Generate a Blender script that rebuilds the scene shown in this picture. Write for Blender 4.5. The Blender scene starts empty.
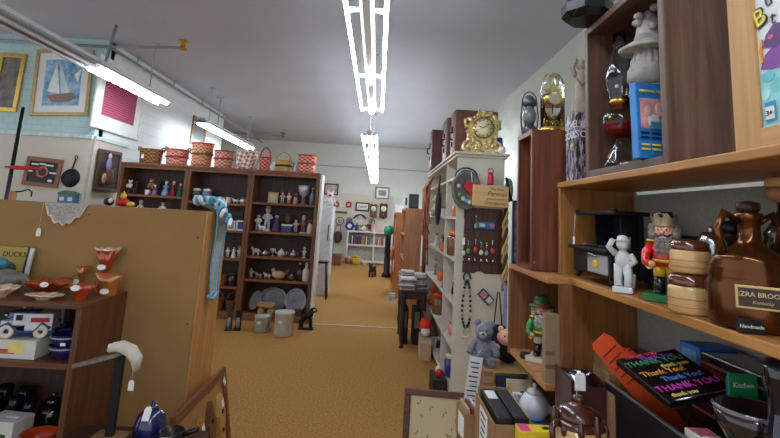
import bpy, bmesh, math, random
from mathutils import Vector, Matrix
random.seed(7)
PI = math.pi
scn = bpy.context.scene
COL = scn.collection
sin, cos = math.sin, math.cos

# ------------------------------------------------------------------ camera
FPX, PX, PY = 480.0, 390.0, 135.0
ROLL, PITCH, YAW, EYE = math.radians(3.3), math.atan(80 / 480.0), math.radians(0.9), 1.6
fw = Vector((sin(YAW) * cos(PITCH), cos(YAW) * cos(PITCH), sin(PITCH)))
R0 = Vector((cos(YAW), -sin(YAW), 0)); Z0 = R0.cross(fw)
cu = cos(ROLL) * Z0 - sin(ROLL) * R0
cr = cos(ROLL) * R0 + sin(ROLL) * Z0
CP = Vector((0, 0, EYE))
def at(x, y, Y=None, X=None, Z=None):
    """a point of the place, read off the picture on a known plane"""
    d = fw * FPX + cr * (x - PX) - cu * (y - PY)
    if Y is not None: t = Y / d.y
    elif X is not None: t = X / d.x
    else: t = (Z - EYE) / d.z
    return CP + d * t
cd = bpy.data.cameras.new('camera'); cam = bpy.data.objects.new('camera', cd); COL.objects.link(cam)
m = Matrix((cr, cu, -fw)).transposed().to_4x4(); m.translation = CP
cam.matrix_world = m
cd.sensor_fit = 'HORIZONTAL'; cd.sensor_width = 36; cd.lens = 36 * FPX / 780
cd.shift_y = -(219 - PY) / 780; cd.clip_start = .02; cd.clip_end = 200
scn.camera = cam

# ------------------------------------------------------------------ materials
def lin(c):
    return tuple(((v / 255) / 12.92 if v / 255 <= .04045 else ((v / 255 + .055) / 1.055) ** 2.4) for v in c[:3]) + (1,)
MC = {}
def mat(c, rough=.5, metal=0, var=.12, scale=14, bump=.0, trans=0, emit=0, coat=0, key=None, ior=1.45, sheen=0):
    k = ('m', tuple(c), rough, metal, var, scale, bump, trans, emit, coat, ior)
    if k in MC: return MC[k]
    ma = bpy.data.materials.new(key or 'paint_%d' % len(MC)); ma.use_nodes = True
    nt = ma.node_tree; b = nt.nodes['Principled BSDF']
    b.inputs['Roughness'].default_value = rough; b.inputs['Metallic'].default_value = metal
    b.inputs['Transmission Weight'].default_value = trans; b.inputs['IOR'].default_value = ior
    b.inputs['Coat Weight'].default_value = coat
    L = lin(c)
    if var > 0:
        tc = nt.nodes.new('ShaderNodeTexCoord'); n = nt.nodes.new('ShaderNodeTexNoise')
        n.inputs['Scale'].default_value = scale; n.inputs['Detail'].default_value = 4
        nt.links.new(tc.outputs['Object'], n.inputs['Vector'])
        r = nt.nodes.new('ShaderNodeValToRGB')
        r.color_ramp.elements[0].position = .3; r.color_ramp.elements[1].position = .7
        r.color_ramp.elements[0].color = tuple(v * (1 - var) for v in L[:3]) + (1,)
        r.color_ramp.elements[1].color = tuple(min(1, v * (1 + var)) for v in L[:3]) + (1,)
        nt.links.new(n.outputs['Fac'], r.inputs['Fac']); nt.links.new(r.outputs['Color'], b.inputs['Base Color'])
        if bump:
            bp = nt.nodes.new('ShaderNodeBump'); bp.inputs['Strength'].default_value = bump; bp.inputs['Distance'].default_value = .01
            nt.links.new(n.outputs['Fac'], bp.inputs['Height']); nt.links.new(bp.outputs['Normal'], b.inputs['Normal'])
    else:
        b.inputs['Base Color'].default_value = L
    if emit:
        b.inputs['Emission Color'].default_value = L; b.inputs['Emission Strength'].default_value = emit
    MC[k] = ma
    return ma
def wood(c1, c2, axis='Z', scale=6, rough=.45, stretch=9, key='wood', bump=.15):
    k = ('w', tuple(c1), tuple(c2), axis, scale, rough, stretch)
    if k in MC: return MC[k]
    ma = bpy.data.materials.new(key); ma.use_nodes = True; nt = ma.node_tree; b = nt.nodes['Principled BSDF']
    b.inputs['Roughness'].default_value = rough
    tc = nt.nodes.new('ShaderNodeTexCoord'); mp = nt.nodes.new('ShaderNodeMapping')
    s = [scale * stretch] * 3; s['XYZ'.index(axis)] = scale * .55
    mp.inputs['Scale'].default_value = s
    n = nt.nodes.new('ShaderNodeTexNoise'); n.inputs['Scale'].default_value = 1; n.inputs['Detail'].default_value = 6; n.inputs['Roughness'].default_value = .62
    n.inputs['Distortion'].default_value = .6
    r = nt.nodes.new('ShaderNodeValToRGB')
    r.color_ramp.elements[0].position = .34; r.color_ramp.elements[1].position = .66
    r.color_ramp.elements[0].color = lin(c1); r.color_ramp.elements[1].color = lin(c2)
    nt.links.new(tc.outputs['Object'], mp.inputs['Vector']); nt.links.new(mp.outputs['Vector'], n.inputs['Vector'])
    nt.links.new(n.outputs['Fac'], r.inputs['Fac']); nt.links.new(r.outputs['Color'], b.inputs['Base Color'])
    bp = nt.nodes.new('ShaderNodeBump'); bp.inputs['Strength'].default_value = bump; bp.inputs['Distance'].default_value = .004
    nt.links.new(n.outputs['Fac'], bp.inputs['Height']); nt.links.new(bp.outputs['Normal'], b.inputs['Normal'])
    MC[k] = ma
    return ma
def pattern(kind, c1, c2, scale, rough=.6, sc3=(1, 1, 1), rot=(0, 0, 0), thr=None, bump=.4, key='pattern', metal=0, c3=None):
    """checker / wave / voronoi / brick patterned surface"""
    k = ('p', kind, tuple(c1), tuple(c2), scale, sc3, rot, thr)
    if k in MC: return MC[k]
    ma = bpy.data.materials.new(key); ma.use_nodes = True; nt = ma.node_tree; b = nt.nodes['Principled BSDF']
    b.inputs['Roughness'].default_value = rough; b.inputs['Metallic'].default_value = metal
    tc = nt.nodes.new('ShaderNodeTexCoord'); mp = nt.nodes.new('ShaderNodeMapping')
    mp.inputs['Scale'].default_value = sc3; mp.inputs['Rotation'].default_value = rot
    nt.links.new(tc.outputs['Object'], mp.inputs['Vector'])
    if kind == 'checker':
        t = nt.nodes.new('ShaderNodeTexChecker'); t.inputs['Scale'].default_value = scale
        t.inputs['Color1'].default_value = (1, 1, 1, 1); t.inputs['Color2'].default_value = (0, 0, 0, 1); out = t.outputs['Color']
    elif kind == 'wave':
        t = nt.nodes.new('ShaderNodeTexWave'); t.inputs['Scale'].default_value = scale; t.inputs['Distortion'].default_value = 1.5
        t.bands_direction = 'Z'; out = t.outputs['Color']
    elif kind == 'noise':
        t = nt.nodes.new('ShaderNodeTexNoise'); t.inputs['Scale'].default_value = scale; t.inputs['Detail'].default_value = 5; t.inputs['Roughness'].default_value = .7; out = t.outputs['Fac']
    elif kind == 'brick':
        t = nt.nodes.new('ShaderNodeTexBrick'); t.inputs['Scale'].default_value = scale
        t.inputs['Color1'].default_value = (1, 1, 1, 1); t.inputs['Color2'].default_value = (.9, .9, .9, 1); t.inputs['Mortar'].default_value = (0, 0, 0, 1)
        t.inputs['Mortar Size'].default_value = .015; out = t.outputs['Color']
    else:
        t = nt.nodes.new('ShaderNodeTexVoronoi'); t.inputs['Scale'].default_value = scale; out = t.outputs['Distance']
    nt.links.new(mp.outputs['Vector'], t.inputs['Vector'])
    r = nt.nodes.new('ShaderNodeValToRGB'); lo, hi = thr or (.25, .75)
    r.color_ramp.elements[0].position = lo; r.color_ramp.elements[1].position = hi
    r.color_ramp.elements[0].color = lin(c2); r.color_ramp.elements[1].color = lin(c1)
    if c3:
        e = r.color_ramp.elements.new((lo + hi) / 2); e.color = lin(c3)
    nt.links.new(out, r.inputs['Fac']); nt.links.new(r.outputs['Color'], b.inputs['Base Color'])
    if bump:
        bp = nt.nodes.new('ShaderNodeBump'); bp.inputs['Strength'].default_value = bump; bp.inputs['Distance'].default_value = .005
        nt.links.new(out, bp.inputs['Height']); nt.links.new(bp.outputs['Normal'], b.inputs['Normal'])
    MC[k] = ma
    return ma
def glass(c, rough=.03):
    return mat(c, rough, var=0, trans=1, key='glass')

# ------------------------------------------------------------------ mesh builder
class B:
    def __init__(s): s.bm = bmesh.new()
    def _mi(s, fs, mi, sm):
        for f in fs: f.material_index = mi; f.smooth = sm
    def box(s, c, d, mi=0, rz=0, rx=0, ry=0, bev=0, taper=1):
        r = bmesh.ops.create_cube(s.bm, size=1)
        vs = r['verts']
        for v in vs:
            k = taper if v.co.z > 0 else 1
            v.co = Vector((v.co.x * d[0] * k, v.co.y * d[1] * k, v.co.z * d[2]))
        fs = {f for v in vs for f in v.link_faces}
        if bev:
            es = {e for v in vs for e in v.link_edges}
            rr = bmesh.ops.bevel(s.bm, geom=list(es), offset=bev, segments=2, affect='EDGES', profile=.5)
            vs = list({v for f in rr['faces'] for v in f.verts} | {v for v in vs if v.is_valid}); fs = {f for v in vs for f in v.link_faces}
        M = Matrix.Translation(c) @ Matrix.Rotation(rz, 4, 'Z') @ Matrix.Rotation(ry, 4, 'Y') @ Matrix.Rotation(rx, 4, 'X')
        for v in vs: v.co = M @ v.co
        s._mi(fs, mi, False); return s
    def ring(s, pts):
        return [s.bm.verts.new(p) for p in pts]
    def loft(s, rings, mi=0, cap=True, sm=True, closed=True):
        R = [s.ring(r) for r in rings]; n = len(R[0]); fs = []
        for a, b in zip(R, R[1:]):
            for i in range(n if closed else n - 1):
                j = (i + 1) % n
                try: fs.append(s.bm.faces.new((a[i], a[j], b[j], b[i])))
                except ValueError: pass
        s._mi(fs, mi, sm)
        if cap and closed:
            cs = []
            for r, fl in ((R[0], True), (R[-1], False)):
                try: cs.append(s.bm.faces.new(r[::-1] if fl else r))
                except ValueError: pass
            s._mi(cs, mi, False)
        return s
    def lathe(s, prof, c=(0, 0, 0), n=16, mi=0, ruf=0, k=8, sx=1, sy=1, cap=True, sm=True):
        zs = [p[1] for p in prof]; z0, z1 = min(zs), max(zs)
        rings = []
        for r, z in prof:
            r = max(r, .0004); t = (z - z0) / (z1 - z0 + 1e-9)
            rings.append([Vector((c[0] + sx * r * (1 + ruf * t * t * cos(k * 2 * PI * i / n)) * cos(2 * PI * i / n), c[1] + sy * r * (1 + ruf * t * t * cos(k * 2 * PI * i / n)) * sin(2 * PI * i / n), c[2] + z + .25 * ruf * r * t * t * sin(k * 2 * PI * i / n))) for i in range(n)])
        return s.loft(rings, mi, cap, sm)
    def cyl(s, a, b, r0, r1=None, n=12, mi=0, sm=True):
        return s.tube([a, b], [r0, r0 if r1 is None else r1], n, mi, sm)
    def tube(s, pts, r, n=8, mi=0, sm=True, closed=False, flat=1):
        P = [Vector(p) for p in pts]; rs = r if isinstance(r, (list, tuple)) else [r] * len(P)
        rings = []; up = None
        for i, p in enumerate(P):
            a = P[i - 1] if i else (P[-1] if closed else P[0]); b = P[i + 1] if i < len(P) - 1 else (P[0] if closed else P[-1])
            d = (b - a).normalized()
            if up is None: up = Vector((0, 0, 1)) if abs(d.z) < .9 else Vector((1, 0, 0))
            u = d.cross(up).normalized(); w = u.cross(d).normalized(); up = w
            rings.append([p + rs[i] * (cos(2 * PI * k / n) * u + flat * sin(2 * PI * k / n) * w) for k in range(n)])
        if closed: rings.append([v.copy() for v in rings[0]])
        return s.loft(rings, mi, not closed, sm)
    def sph(s, c, r, n=12, mi=0, rot=None):
        r = r if isinstance(r, (list, tuple)) else (r, r, r)
        q = bmesh.ops.create_uvsphere(s.bm, u_segments=n, v_segments=max(6, n * 2 // 3), radius=1)
        for v in q['verts']:
            p = Vector((v.co.x * r[0], v.co.y * r[1], v.co.z * r[2]))
            if rot: p = Matrix.Rotation(rot[1], 3, rot[0]) @ p
            v.co = p + Vector(c)
        s._mi({f for v in q['verts'] for f in v.link_faces}, mi, True); return s
    def prism(s, poly, o=(0, 0, 0), u=(1, 0, 0), v=(0, 0, 1), t=.01, mi=0):
        """flat outline in the u,v plane given thickness t along u x v"""
        u, v, o = Vector(u), Vector(v), Vector(o); w = u.cross(v).normalized()
        a = [o + u * p[0] + v * p[1] - w * t / 2 for p in poly]; b = [q + w * t for q in a]
        return s.loft([a, b], mi, True, False)
    def grid(s, f, nu, nv, mi=0, sm=True, t=0):
        vs = [[s.bm.verts.new(f(i / nu, j / nv)) for j in range(nv + 1)] for i in range(nu + 1)]
        fs = [s.bm.faces.new((vs[i][j], vs[i + 1][j], vs[i + 1][j + 1], vs[i][j + 1])) for i in range(nu) for j in range(nv)]
        s._mi(fs, mi, sm)
        if t: bmesh.ops.solidify(s.bm, geom=fs, thickness=t)
        return s
    def b(s, name, mats, parent=None, loc=(0, 0, 0), rot=(0, 0, 0), label=None):
        bmesh.ops.recalc_face_normals(s.bm, faces=s.bm.faces)
        me = bpy.data.meshes.new(name); s.bm.to_mesh(me); s.bm.free()
        for q in (mats if isinstance(mats, (list, tuple)) else [mats]): me.materials.append(q)
        o = bpy.data.objects.new(name, me); COL.objects.link(o); o.location = loc; o.rotation_euler = rot
        if parent: o.parent = parent
        if label: o['label'] = label
        return o
def tag(o, label, cat, group=None):
    o['label'] = label; o['category'] = cat
    if group: o['group'] = group
    return o
def T(name, label, cat, loc, rz=0, group=None, rx=0, ry=0):
    o = bpy.data.objects.new(name, None); COL.objects.link(o); o.empty_display_size = .05
    o.location = loc; o.rotation_euler = (rx, ry, rz)
    return tag(o, label, cat, group)
def struct(name, bm, m):
    o = bm.b(name, m); o['kind'] = 'structure'; return o
FONT = None
def txt(s, size, ma, parent, loc, rot=(PI / 2, 0, 0), ext=.0006, name='lettering', align='CENTER', shear=0):
    cu_ = bpy.data.curves.new(name, 'FONT'); cu_.body = s; cu_.size = size; cu_.extrude = ext; cu_.align_x = align; cu_.align_y = 'CENTER'; cu_.shear = shear
    cu_.resolution_u = 2
    t = bpy.data.objects.new('tmp', cu_); COL.objects.link(t)
    me = bpy.data.meshes.new_from_object(t); bpy.data.objects.remove(t)
    me.materials.clear(); me.materials.append(ma)
    o = bpy.data.objects.new(name, me); COL.objects.link(o); o.location = loc; o.rotation_euler = rot; o.parent = parent
    return o
# ------------------------------------------------------------------ shared materials
white = mat((232, 232, 228), .5, var=.04); paper = mat((240, 240, 236), .7, var=.05, scale=30); black = mat((18, 18, 20), .35, var=.2)
iron = mat((26, 27, 30), .5, .3, var=.25, scale=30, bump=.2); gold = mat((214, 178, 96), .28, 1, var=.15, scale=40); brass = mat((200, 160, 80), .25, 1)
silver = mat((190, 192, 196), .22, 1, var=.1); copper = mat((120, 74, 44), .2, .85, var=.25, scale=20)
bkwood = wood((98, 58, 32), (138, 88, 52), 'Z', 4, key='bookcase_wood'); bkwoodx = wood((112, 66, 38), (152, 98, 60), 'X', 4, key='bookcase_wood_across')
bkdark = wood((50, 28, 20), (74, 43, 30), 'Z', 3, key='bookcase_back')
oak = wood((138, 88, 40), (178, 122, 60), 'Z', 5, key='oak'); oaky = wood((158, 104, 50), (194, 138, 74), 'Y', 5, key='oak_along')
walnut = wood((70, 46, 34), (116, 84, 66), 'Z', 4, .5, key='walnut'); walnuty = wood((74, 50, 36), (116, 86, 66), 'Y', 4, .5, key='walnut_along')
redwood = wood((84, 40, 24), (130, 72, 46), 'Z', 5, .4, key='red_wood')
pine = wood((176, 118, 62), (206, 150, 88), 'Z', 4, .5, key='pine'); piney = wood((176, 118, 62), (206, 150, 88), 'Y', 4, .5, key='pine_along')
cardboard = mat((158, 122, 84), .85, var=.1, scale=8); cardin = mat((120, 90, 60), .9, var=.1)
darkwood = wood((38, 22, 16), (64, 38, 26), 'Z', 5, .4, key='dark_wood'); framewood = wood((70, 38, 22), (104, 62, 38), 'X', 6, .4, key='frame_wood')
cream = mat((206, 200, 184), .55, var=.05, scale=6)
# ------------------------------------------------------------------ setting
CEIL = 3.9; FARY = 16.35; RW = 2.3; LW = -4.1
carpet = pattern('noise', (204, 152, 76), (126, 86, 36), 55, .95, thr=(.3, .7), bump=.6, key='carpet')
struct('floor', B().box((-1.5, 7, -.05), (12, 20, .1)), carpet)
struct('trim_1', B().box((-.17, 7.25, .004), (1.5, .06, .008), bev=.002), mat((176, 156, 122), .5, var=.15, scale=20))
ceilm = mat((187, 191, 200), .9, var=.035, scale=1.2, bump=.05)
struct('ceiling', B().box((-1.5, 7, CEIL + .05), (12, 20, .1)), ceilm)
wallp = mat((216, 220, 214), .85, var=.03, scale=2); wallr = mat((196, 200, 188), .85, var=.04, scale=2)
b = B(); b.box((-1.5, FARY + .05, CEIL / 2), (12, .1, CEIL)); struct('wall_far', b, wallp)
struct('trim_2', B().box((-1.5, FARY - .02, 3.14), (8, .04, .03)), mat((170, 172, 168), .7))
pegm = pattern('voronoi', (206, 200, 186), (150, 144, 130), 22, .8, thr=(.06, .12), bump=.1, key='pegboard')
struct('trim_3', B().box((-1.2, FARY - .03, 1.38), (3.4, .03, 1.7)), pegm)
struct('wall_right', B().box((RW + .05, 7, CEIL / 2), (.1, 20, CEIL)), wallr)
# projecting block of wall on the left: pale blue painted brick above pegboard
blue = pattern('brick', (186, 214, 212), (168, 200, 200), 3.0, .8, sc3=(1, 1, 1), rot=(PI / 2, 0, 0), thr=(.1, .6), bump=.25, key='blue_brick')
wbrick = pattern('brick', (226, 230, 228), (206, 212, 210), 3.0, .8, rot=(PI / 2, 0, PI / 2), thr=(.1, .6), bump=.25, key='white_brick')
BY = 6.85; ANG = math.radians(6)
struct('wall_left', B().box((LW - 2.0, BY + .1, CEIL / 2), (4.0, .2, CEIL)), blue)
struct('trim_4', B().box((LW - 2.0, BY - .015, 1.22), (3.98, .03, 2.42)), pegm)
struct('trim_5', B().box((LW - 2.0, BY - .025, 2.45), (4.0, .05, .05)), mat((200, 220, 216), .7))
struct('wall_left_side', B().box((LW - .1, BY + 2.75, CEIL / 2), (.2, 5.3, CEIL)), wbrick)
struct('trim_6', B().box((LW + .01, BY + .38, 1.22), (.03, .76, 2.42)), pegm)
struct('trim_7', B().box((LW + .015, BY + .45, 2.45), (.05, .9, .05)), mat((200, 220, 216), .7))
struct('wall_left_rear', B().box((-5.6, 14.3, CEIL / 2), (.1, 4.2, CEIL)), wallp)
struct('trim_8', B().box((-4.0, FARY - .05, 2.3), (1.6, .06, .05)), mat((200, 205, 205), .7))
# pipe along the top of the left wall
b = B(); b.tube([(LW - 2, BY - .06, CEIL - .12), (LW + .06, BY - .06, CEIL - .12), (LW + .06, 12.1, CEIL - .12), (LW + .06, 16.2, CEIL - .12)], .022)
for y in (7.6, 9, 10.5, 12, 14): b.tube([(LW + .06, y, CEIL - .12), (LW + .06, y, CEIL)], .012)
tag(b.b('ceiling_pipe', mat((150, 158, 160), .5, .2)), 'grey conduit pipe running along the top of the left wall', 'pipe')
# ------------------------------------------------------------------ lamps
TUBE = mat((236, 244, 255), .5, var=0, emit=26, key='fluorescent_tube'); BULB = mat((255, 255, 255), .5, var=0, emit=30, key='bulb_glow')
fixm = mat((222, 224, 228), .4, var=.03); fixd = mat((176, 180, 188), .45)
def hanger(t, y, z0, z1):
    B().lathe([(.009, 0), (.009, z1 - z0 - .03), (.05, z1 - z0 - .02), (.06, z1 - z0)], (0, y, z0), 12).b('hanger_rod', fixd, t)
# nearest pair of tubes, overhead on the aisle
zf = 2.65
def strip(name, label, x, y0, y1, z, w, nb, rods):
    t = T(name, label, 'ceiling light', (x, (y0 + y1) / 2, z), 0, 'fluorescent strip lights'); h = (y1 - y0) / 2
    B().box((0, 0, .05), (w * .36, 2 * h, .05), bev=.008).prism([(-w * .18, .02), (w * .18, .02), (w * .1, -.005), (-w * .1, -.005)], (0, 0, 0.005), (1, 0, 0), (0, 0, 1), 2 * h).b('housing', fixm, t)
    for sx in (-1, 1):
        B().cyl((sx * w / 2, -h, 0), (sx * w / 2, h, 0), .011).b('tube', TUBE, t)
        for k in range(nb + 1):
            yy = -h + 2 * h * k / nb
            B().box((sx * w * .33, yy, .016), (w * .34, .018, .03), bev=.004).b('lamp_holder', fixm, t)
    for yy in rods: hanger(t, yy, .07, CEIL - z)
    return t
s1 = strip('strip_light', 'long twin tube strip light hanging nearest over the aisle', at(372, 110, Z=zf).x, 1.2, 4.85, zf, .21, 3, (1.2, -1.2))
for yy in (3.62, 4.72):
    B().sph((0, yy - 3.025, -.035), .028).cyl((0, yy - 3.025, -.01), (0, yy - 3.025, .03), .02).b('bulb', BULB, s1)
x2 = at(373, 135, Z=zf).x
s2 = strip('strip_light', 'strip light with a row of bright bulbs at the far end of aisle', x2 - .05, 6.45, 15.6, zf, .2, 6, (-4.3, 0, 4.3))
for k in range(7):
    yy = 6.6 + k * 1.45
    for sx in (-.06, .06): B().sph((sx, yy - 11.025, -.05), .036, 8).b('bulb', BULB, s2)
# left hand row, hung on rods
zl = 3.12; xl = at(160, 101, Z=zl).x
def lefts(label, y0, y1, rods, lit):
    t = T('tube_fixture', label, 'ceiling light', (xl, (y0 + y1) / 2, zl), 0, 'left row of hanging tube fixtures'); h = (y1 - y0) / 2
    B().box((0, 0, .05), (.16, 2 * h, .09), bev=.01).b('housing', fixm, t)
    B().prism([(-.15, -.005), (.15, -.005), (.08, .05), (-.08, .05)], (0, 0, 0), (1, 0, 0), (0, 0, 1), 2 * h).b('reflector', fixd, t)
    for sx in (-.07, .07): B().cyl((sx, -h + .05, -.025), (sx, h - .05, -.025), .019).b('tube', TUBE if lit else fixm, t)
    for yy in rods: hanger(t, yy - (y0 + y1) / 2, .09, CEIL - zl)
ye = at(165, 103, Z=zl).y; ym = at(92, 66, Z=zl).y
lefts('unlit white tube fixture at upper left corner over the fiberboard partition', 1.0, ym - .02, (2.2, 4.0), False)
lefts('lit tube fixture hanging before the pink textile wall', ym, ye, (ye - .5,), True)
lefts('lit tube fixture behind the baskets on the bookcase top', ye + 1.6, ye + 5.2, (ye + 2, ye + 4.8), True)
# sprinkler pipes, detectors
p = at(184, 41, Z=CEIL); q0 = at(110, 38, Z=CEIL - .1)
t = T('sprinkler_pipe', 'grey ceiling pipe ending in a brass sprinkler head near the blue wall', 'pipe', (p.x, p.y, CEIL))
B().tube([(-1.6, .25, -.1), (0, 0, -.1)], .02).b('pipe', mat((150, 158, 160), .5, .2), t)
B().lathe([(.07, 0), (.07, -.03), (.04, -.05), (.03, -.1), (.06, -.11), (.05, -.14), (.01, -.15)], (0, 0, 0), 14).b('sprinkler_head', mat((196, 150, 70), .35, .8), t)
pA = at(116, 14, Y=6.2); pB = at(116, 78, Y=6.2)
tag(B().tube([(pA.x + .03, 6.2, CEIL), (pA.x + .01, 6.2, pA.z - .3), (pA.x - .07, 6.25, pA.z - .7), (pB.x, 6.3, pB.z)], .022).b('ceiling_cable', mat((130, 138, 142), .5)), 'loose grey cable drooping from the ceiling in front of blue wall', 'cable')
p = at(283, 136, Z=CEIL - .1)
t = T('sprinkler_pipe', 'far ceiling sprinkler pipe above the right end of bookcases', 'pipe', (p.x, p.y, CEIL))
B().tube([(-2.6, 0, -.1), (0, 0, -.1)], .025).b('pipe', mat((150, 156, 160), .5, .2), t)
B().lathe([(.08, 0), (.08, -.03), (.04, -.05), (.03, -.1), (.07, -.11), (.05, -.15), (.01, -.16)], (0, 0, 0), 14).b('sprinkler_head', mat((150, 140, 120), .35, .8), t)
for px, py, l in ((253, 120, 'ceiling rod mount left of the strip light, above white woven basket'), (221, 97, 'thin ceiling rod over the tall red basket')):
    p = at(px, py, Z=CEIL); t = T('ceiling_rod', l, 'rod', (p.x, p.y, CEIL))
    B().lathe([(.09, 0), (.07, -.03), (.012, -.05)], (0, 0, 0), 12).b('rod_plate', fixd, t); B().cyl((0, 0, -.03), (0, 0, -.78), .012).b('rod', fixd, t)

# unseen tube rows added for light, plus ambient fill through the open back
def fill_row(x, y0, y1, l):
    t = T('strip_light', l, 'ceiling light', (x, (y0 + y1) / 2, 2.9)); h = (y1 - y0) / 2
    B().box((0, 0, .05), (.16, 2 * h, .08)).b('housing', fixm, t)
    for sx in (-.06, .06): B().cyl((sx, -h, -.02), (sx, h, -.02), .016).b('tube', TUBE, t)
    B().cyl((0, 0, .08), (0, 0, CEIL - 2.9), .009).b('hanger_rod', fixd, t)
fill_row(at(372, 110, Z=zf).x, -3.0, .6, 'unseen strip light added behind the camera for its light')
fill_row(1.75, 8, 15, 'unseen strip light added at the right for its light')
w = bpy.data.worlds.new('World'); scn.world = w; w.use_nodes = True
w.node_tree.nodes['Background'].inputs[0].default_value = (.85, .92, 1, 1); w.node_tree.nodes['Background'].inputs[1].default_value = .8  # even ambient fill
scn.view_settings.view_transform = 'Standard'; scn.view_settings.look = 'None'; scn.view_settings.gamma = 1; scn.view_settings.exposure = .4
scn.view_settings.use_curve_mapping = False
# ------------------------------------------------------------------ helpers for stock
def tagpart(parent, loc, s=.02, rz=0, string=.03, rx=0):
    """white paper price tag on a string, a part of the thing it is tied to"""
    q = B(); q.prism([(-s / 2, -s), (s / 2, -s), (s / 2, s * .35), (s * .25, s * .75), (-s * .25, s * .75), (-s / 2, s * .35)], (0, 0, -string - s * .7), t=.001)
    q.tube([(0, 0, -string), (0, .0, 0)], .0007, 4)
    return q.b('price_tag', paper, parent, loc, (rx, 0, rz))
def frame(name, label, cat, loc, w, h, bw, fm, pm, rz=0, tilt=0, d=.03, roll=0, mw=0, group=None, mm=None):
    """a hung or leaning frame; its origin is the middle of the bottom edge, the picture faces -Y"""
    t = T(name, label, cat, loc, 0, group); t.rotation_euler = (Matrix.Rotation(rz, 3, 'Z') @ Matrix.Rotation(tilt, 3, 'X') @ Matrix.Rotation(roll, 3, 'Y')).to_euler()
    q = B()
    for c, dd in (((0, 0, bw / 2), (w, d, bw)), ((0, 0, h - bw / 2), (w, d, bw)), ((-w / 2 + bw / 2, 0, h / 2), (bw, d, h - 2 * bw)), ((w / 2 - bw / 2, 0, h / 2), (bw, d, h - 2 * bw))): q.box(c, dd, bev=min(.006, bw * .2))
    q.b('frame_moulding', fm, t)
    if mw:
        B().box((0, d * .18, h / 2), (w - 2 * bw, d * .3, h - 2 * bw)).b('mat_board', mm or white, t)
        B().box((0, d * .0, h / 2), (w - 2 * bw - 2 * mw, d * .1, h - 2 * bw - 2 * mw)).b('picture', pm, t)
    else: B().box((0, d * .15, h / 2), (w - 2 * bw, d * .3, h - 2 * bw)).b('picture', pm, t)
    return t
# ------------------------------------------------------------------ three bookcases along the back
BK = 7.24; BD = .34
def zof(px, py): return at(px, py, Y=BK).z
edges = [at(118.5, 182, Y=BK).x, at(186.5, 186, Y=BK).x, at(250, 190, Y=BK).x, at(318.5, 195, Y=BK).x]
shz = {'L': [zof(150, 195)], 'M': [zof(225, 203), zof(232, 230.5), zof(232, 258.5), zof(232, 287), .1], 'R': [zof(283, 203.5), zof(280, 232.5), zof(280, 257.5), zof(280, 281), .1]}
shz['L'] += [shz['L'][0] - .36, shz['L'][0] - .72, shz['L'][0] - 1.1, .1]
lb = {'L': 'dark brown wooden bookcase at left behind the fiberboard partition', 'M': 'middle dark brown bookcase with blue crochet scarf before its corner', 'R': 'right dark brown bookcase with silver platters on its bottom shelf'}
TOPZ = 2.16
for k, n in enumerate('LMR'):
    x0, x1 = edges[k] + .002, edges[k + 1] - .002; xc = (x0 + x1) / 2; w = x1 - x0
    t = T('bookcase', lb[n], 'bookcase', (xc, BK, 0), 0, 'brown bookcases in a row')
    for sx in (-1, 1): B().box((sx * (w / 2 - .022), BD / 2, TOPZ / 2), (.044, BD, TOPZ), bev=.003).b('side_panel', bkwood, t)
    B().box((0, BD / 2 - .005, TOPZ - .015), (w + .0, BD + .03, .03), bev=.003).b('top_board', bkwoodx, t)
    B().box((0, .012, TOPZ - .055), (w - .09, .022, .05)).b('top_rail', bkwoodx, t)
    B().box((0, .02, .04), (w - .09, .03, .08)).b('plinth', bkwoodx, t)
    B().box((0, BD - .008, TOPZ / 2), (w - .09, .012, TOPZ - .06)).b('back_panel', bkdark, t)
    for z in shz[n]: B().box((0, BD / 2, z - .016), (w - .088, BD - .03, .032), bev=.002).b('shelf', bkwoodx, t)
tag(B().box((edges[3] + .022, BK + .17, 1.07), (.035, .3, 2.14), bev=.003).b('white_board', white), 'narrow white board standing against the right end of the bookcases', 'board')
# small stock: each kind is a shape with its own parts
def lady(t, h, dress, hair=(90, 60, 40), skin=(226, 190, 160)):
    B().lathe([(.235 * h, 0), (.225 * h, .08 * h), (.14 * h, .42 * h), (.075 * h, .55 * h), (.1 * h, .66 * h), (.08 * h, .74 * h), (.03 * h, .76 * h)], n=12).b('dress', mat(dress, .45), t)
    B().sph((0, 0, .84 * h), .1 * h, 8).b('head', mat(skin, .5), t)
    B().sph((0, .02 * h, .9 * h), (.11 * h, .11 * h, .09 * h), 8).b('hair', mat(hair, .6), t)
    for s in (-1, 1): B().tube([(s * .09 * h, 0, .7 * h), (s * .17 * h, -.04 * h, .58 * h), (s * .05 * h, -.12 * h, .52 * h)], .03 * h, 5).b('arm', mat(dress, .45), t)
def figure(t, h, c, c2, hat=True):
    B().lathe([(.2 * h, 0), (.2 * h, .05 * h), (.12 * h, .07 * h)], n=10).b('base', mat(c2, .4), t)
    q = B()
    for s in (-1, 1): q.tube([(s * .06 * h, 0, .05 * h), (s * .07 * h, 0, .3 * h), (s * .05 * h, 0, .42 * h)], [.05 * h, .05 * h, .06 * h], 6)
    q.sph((0, 0, .54 * h), (.13 * h, .09 * h, .18 * h), 8)
    for s in (-1, 1): q.tube([(s * .11 * h, 0, .66 * h), (s * .19 * h, -.03 * h, .52 * h), (s * .1 * h, -.1 * h, .5 * h)], .035 * h, 5)
    q.b('body', mat(c, .4), t)
    B().sph((0, -.01 * h, .8 * h), .1 * h, 8).b('head', mat((222, 190, 164), .5), t)
    if hat: B().lathe([(.14 * h, .85 * h), (.12 * h, .87 * h), (.09 * h, .88 * h), (.07 * h, 1. * h)], n=10).b('hat', mat(c2, .5), t)
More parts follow.
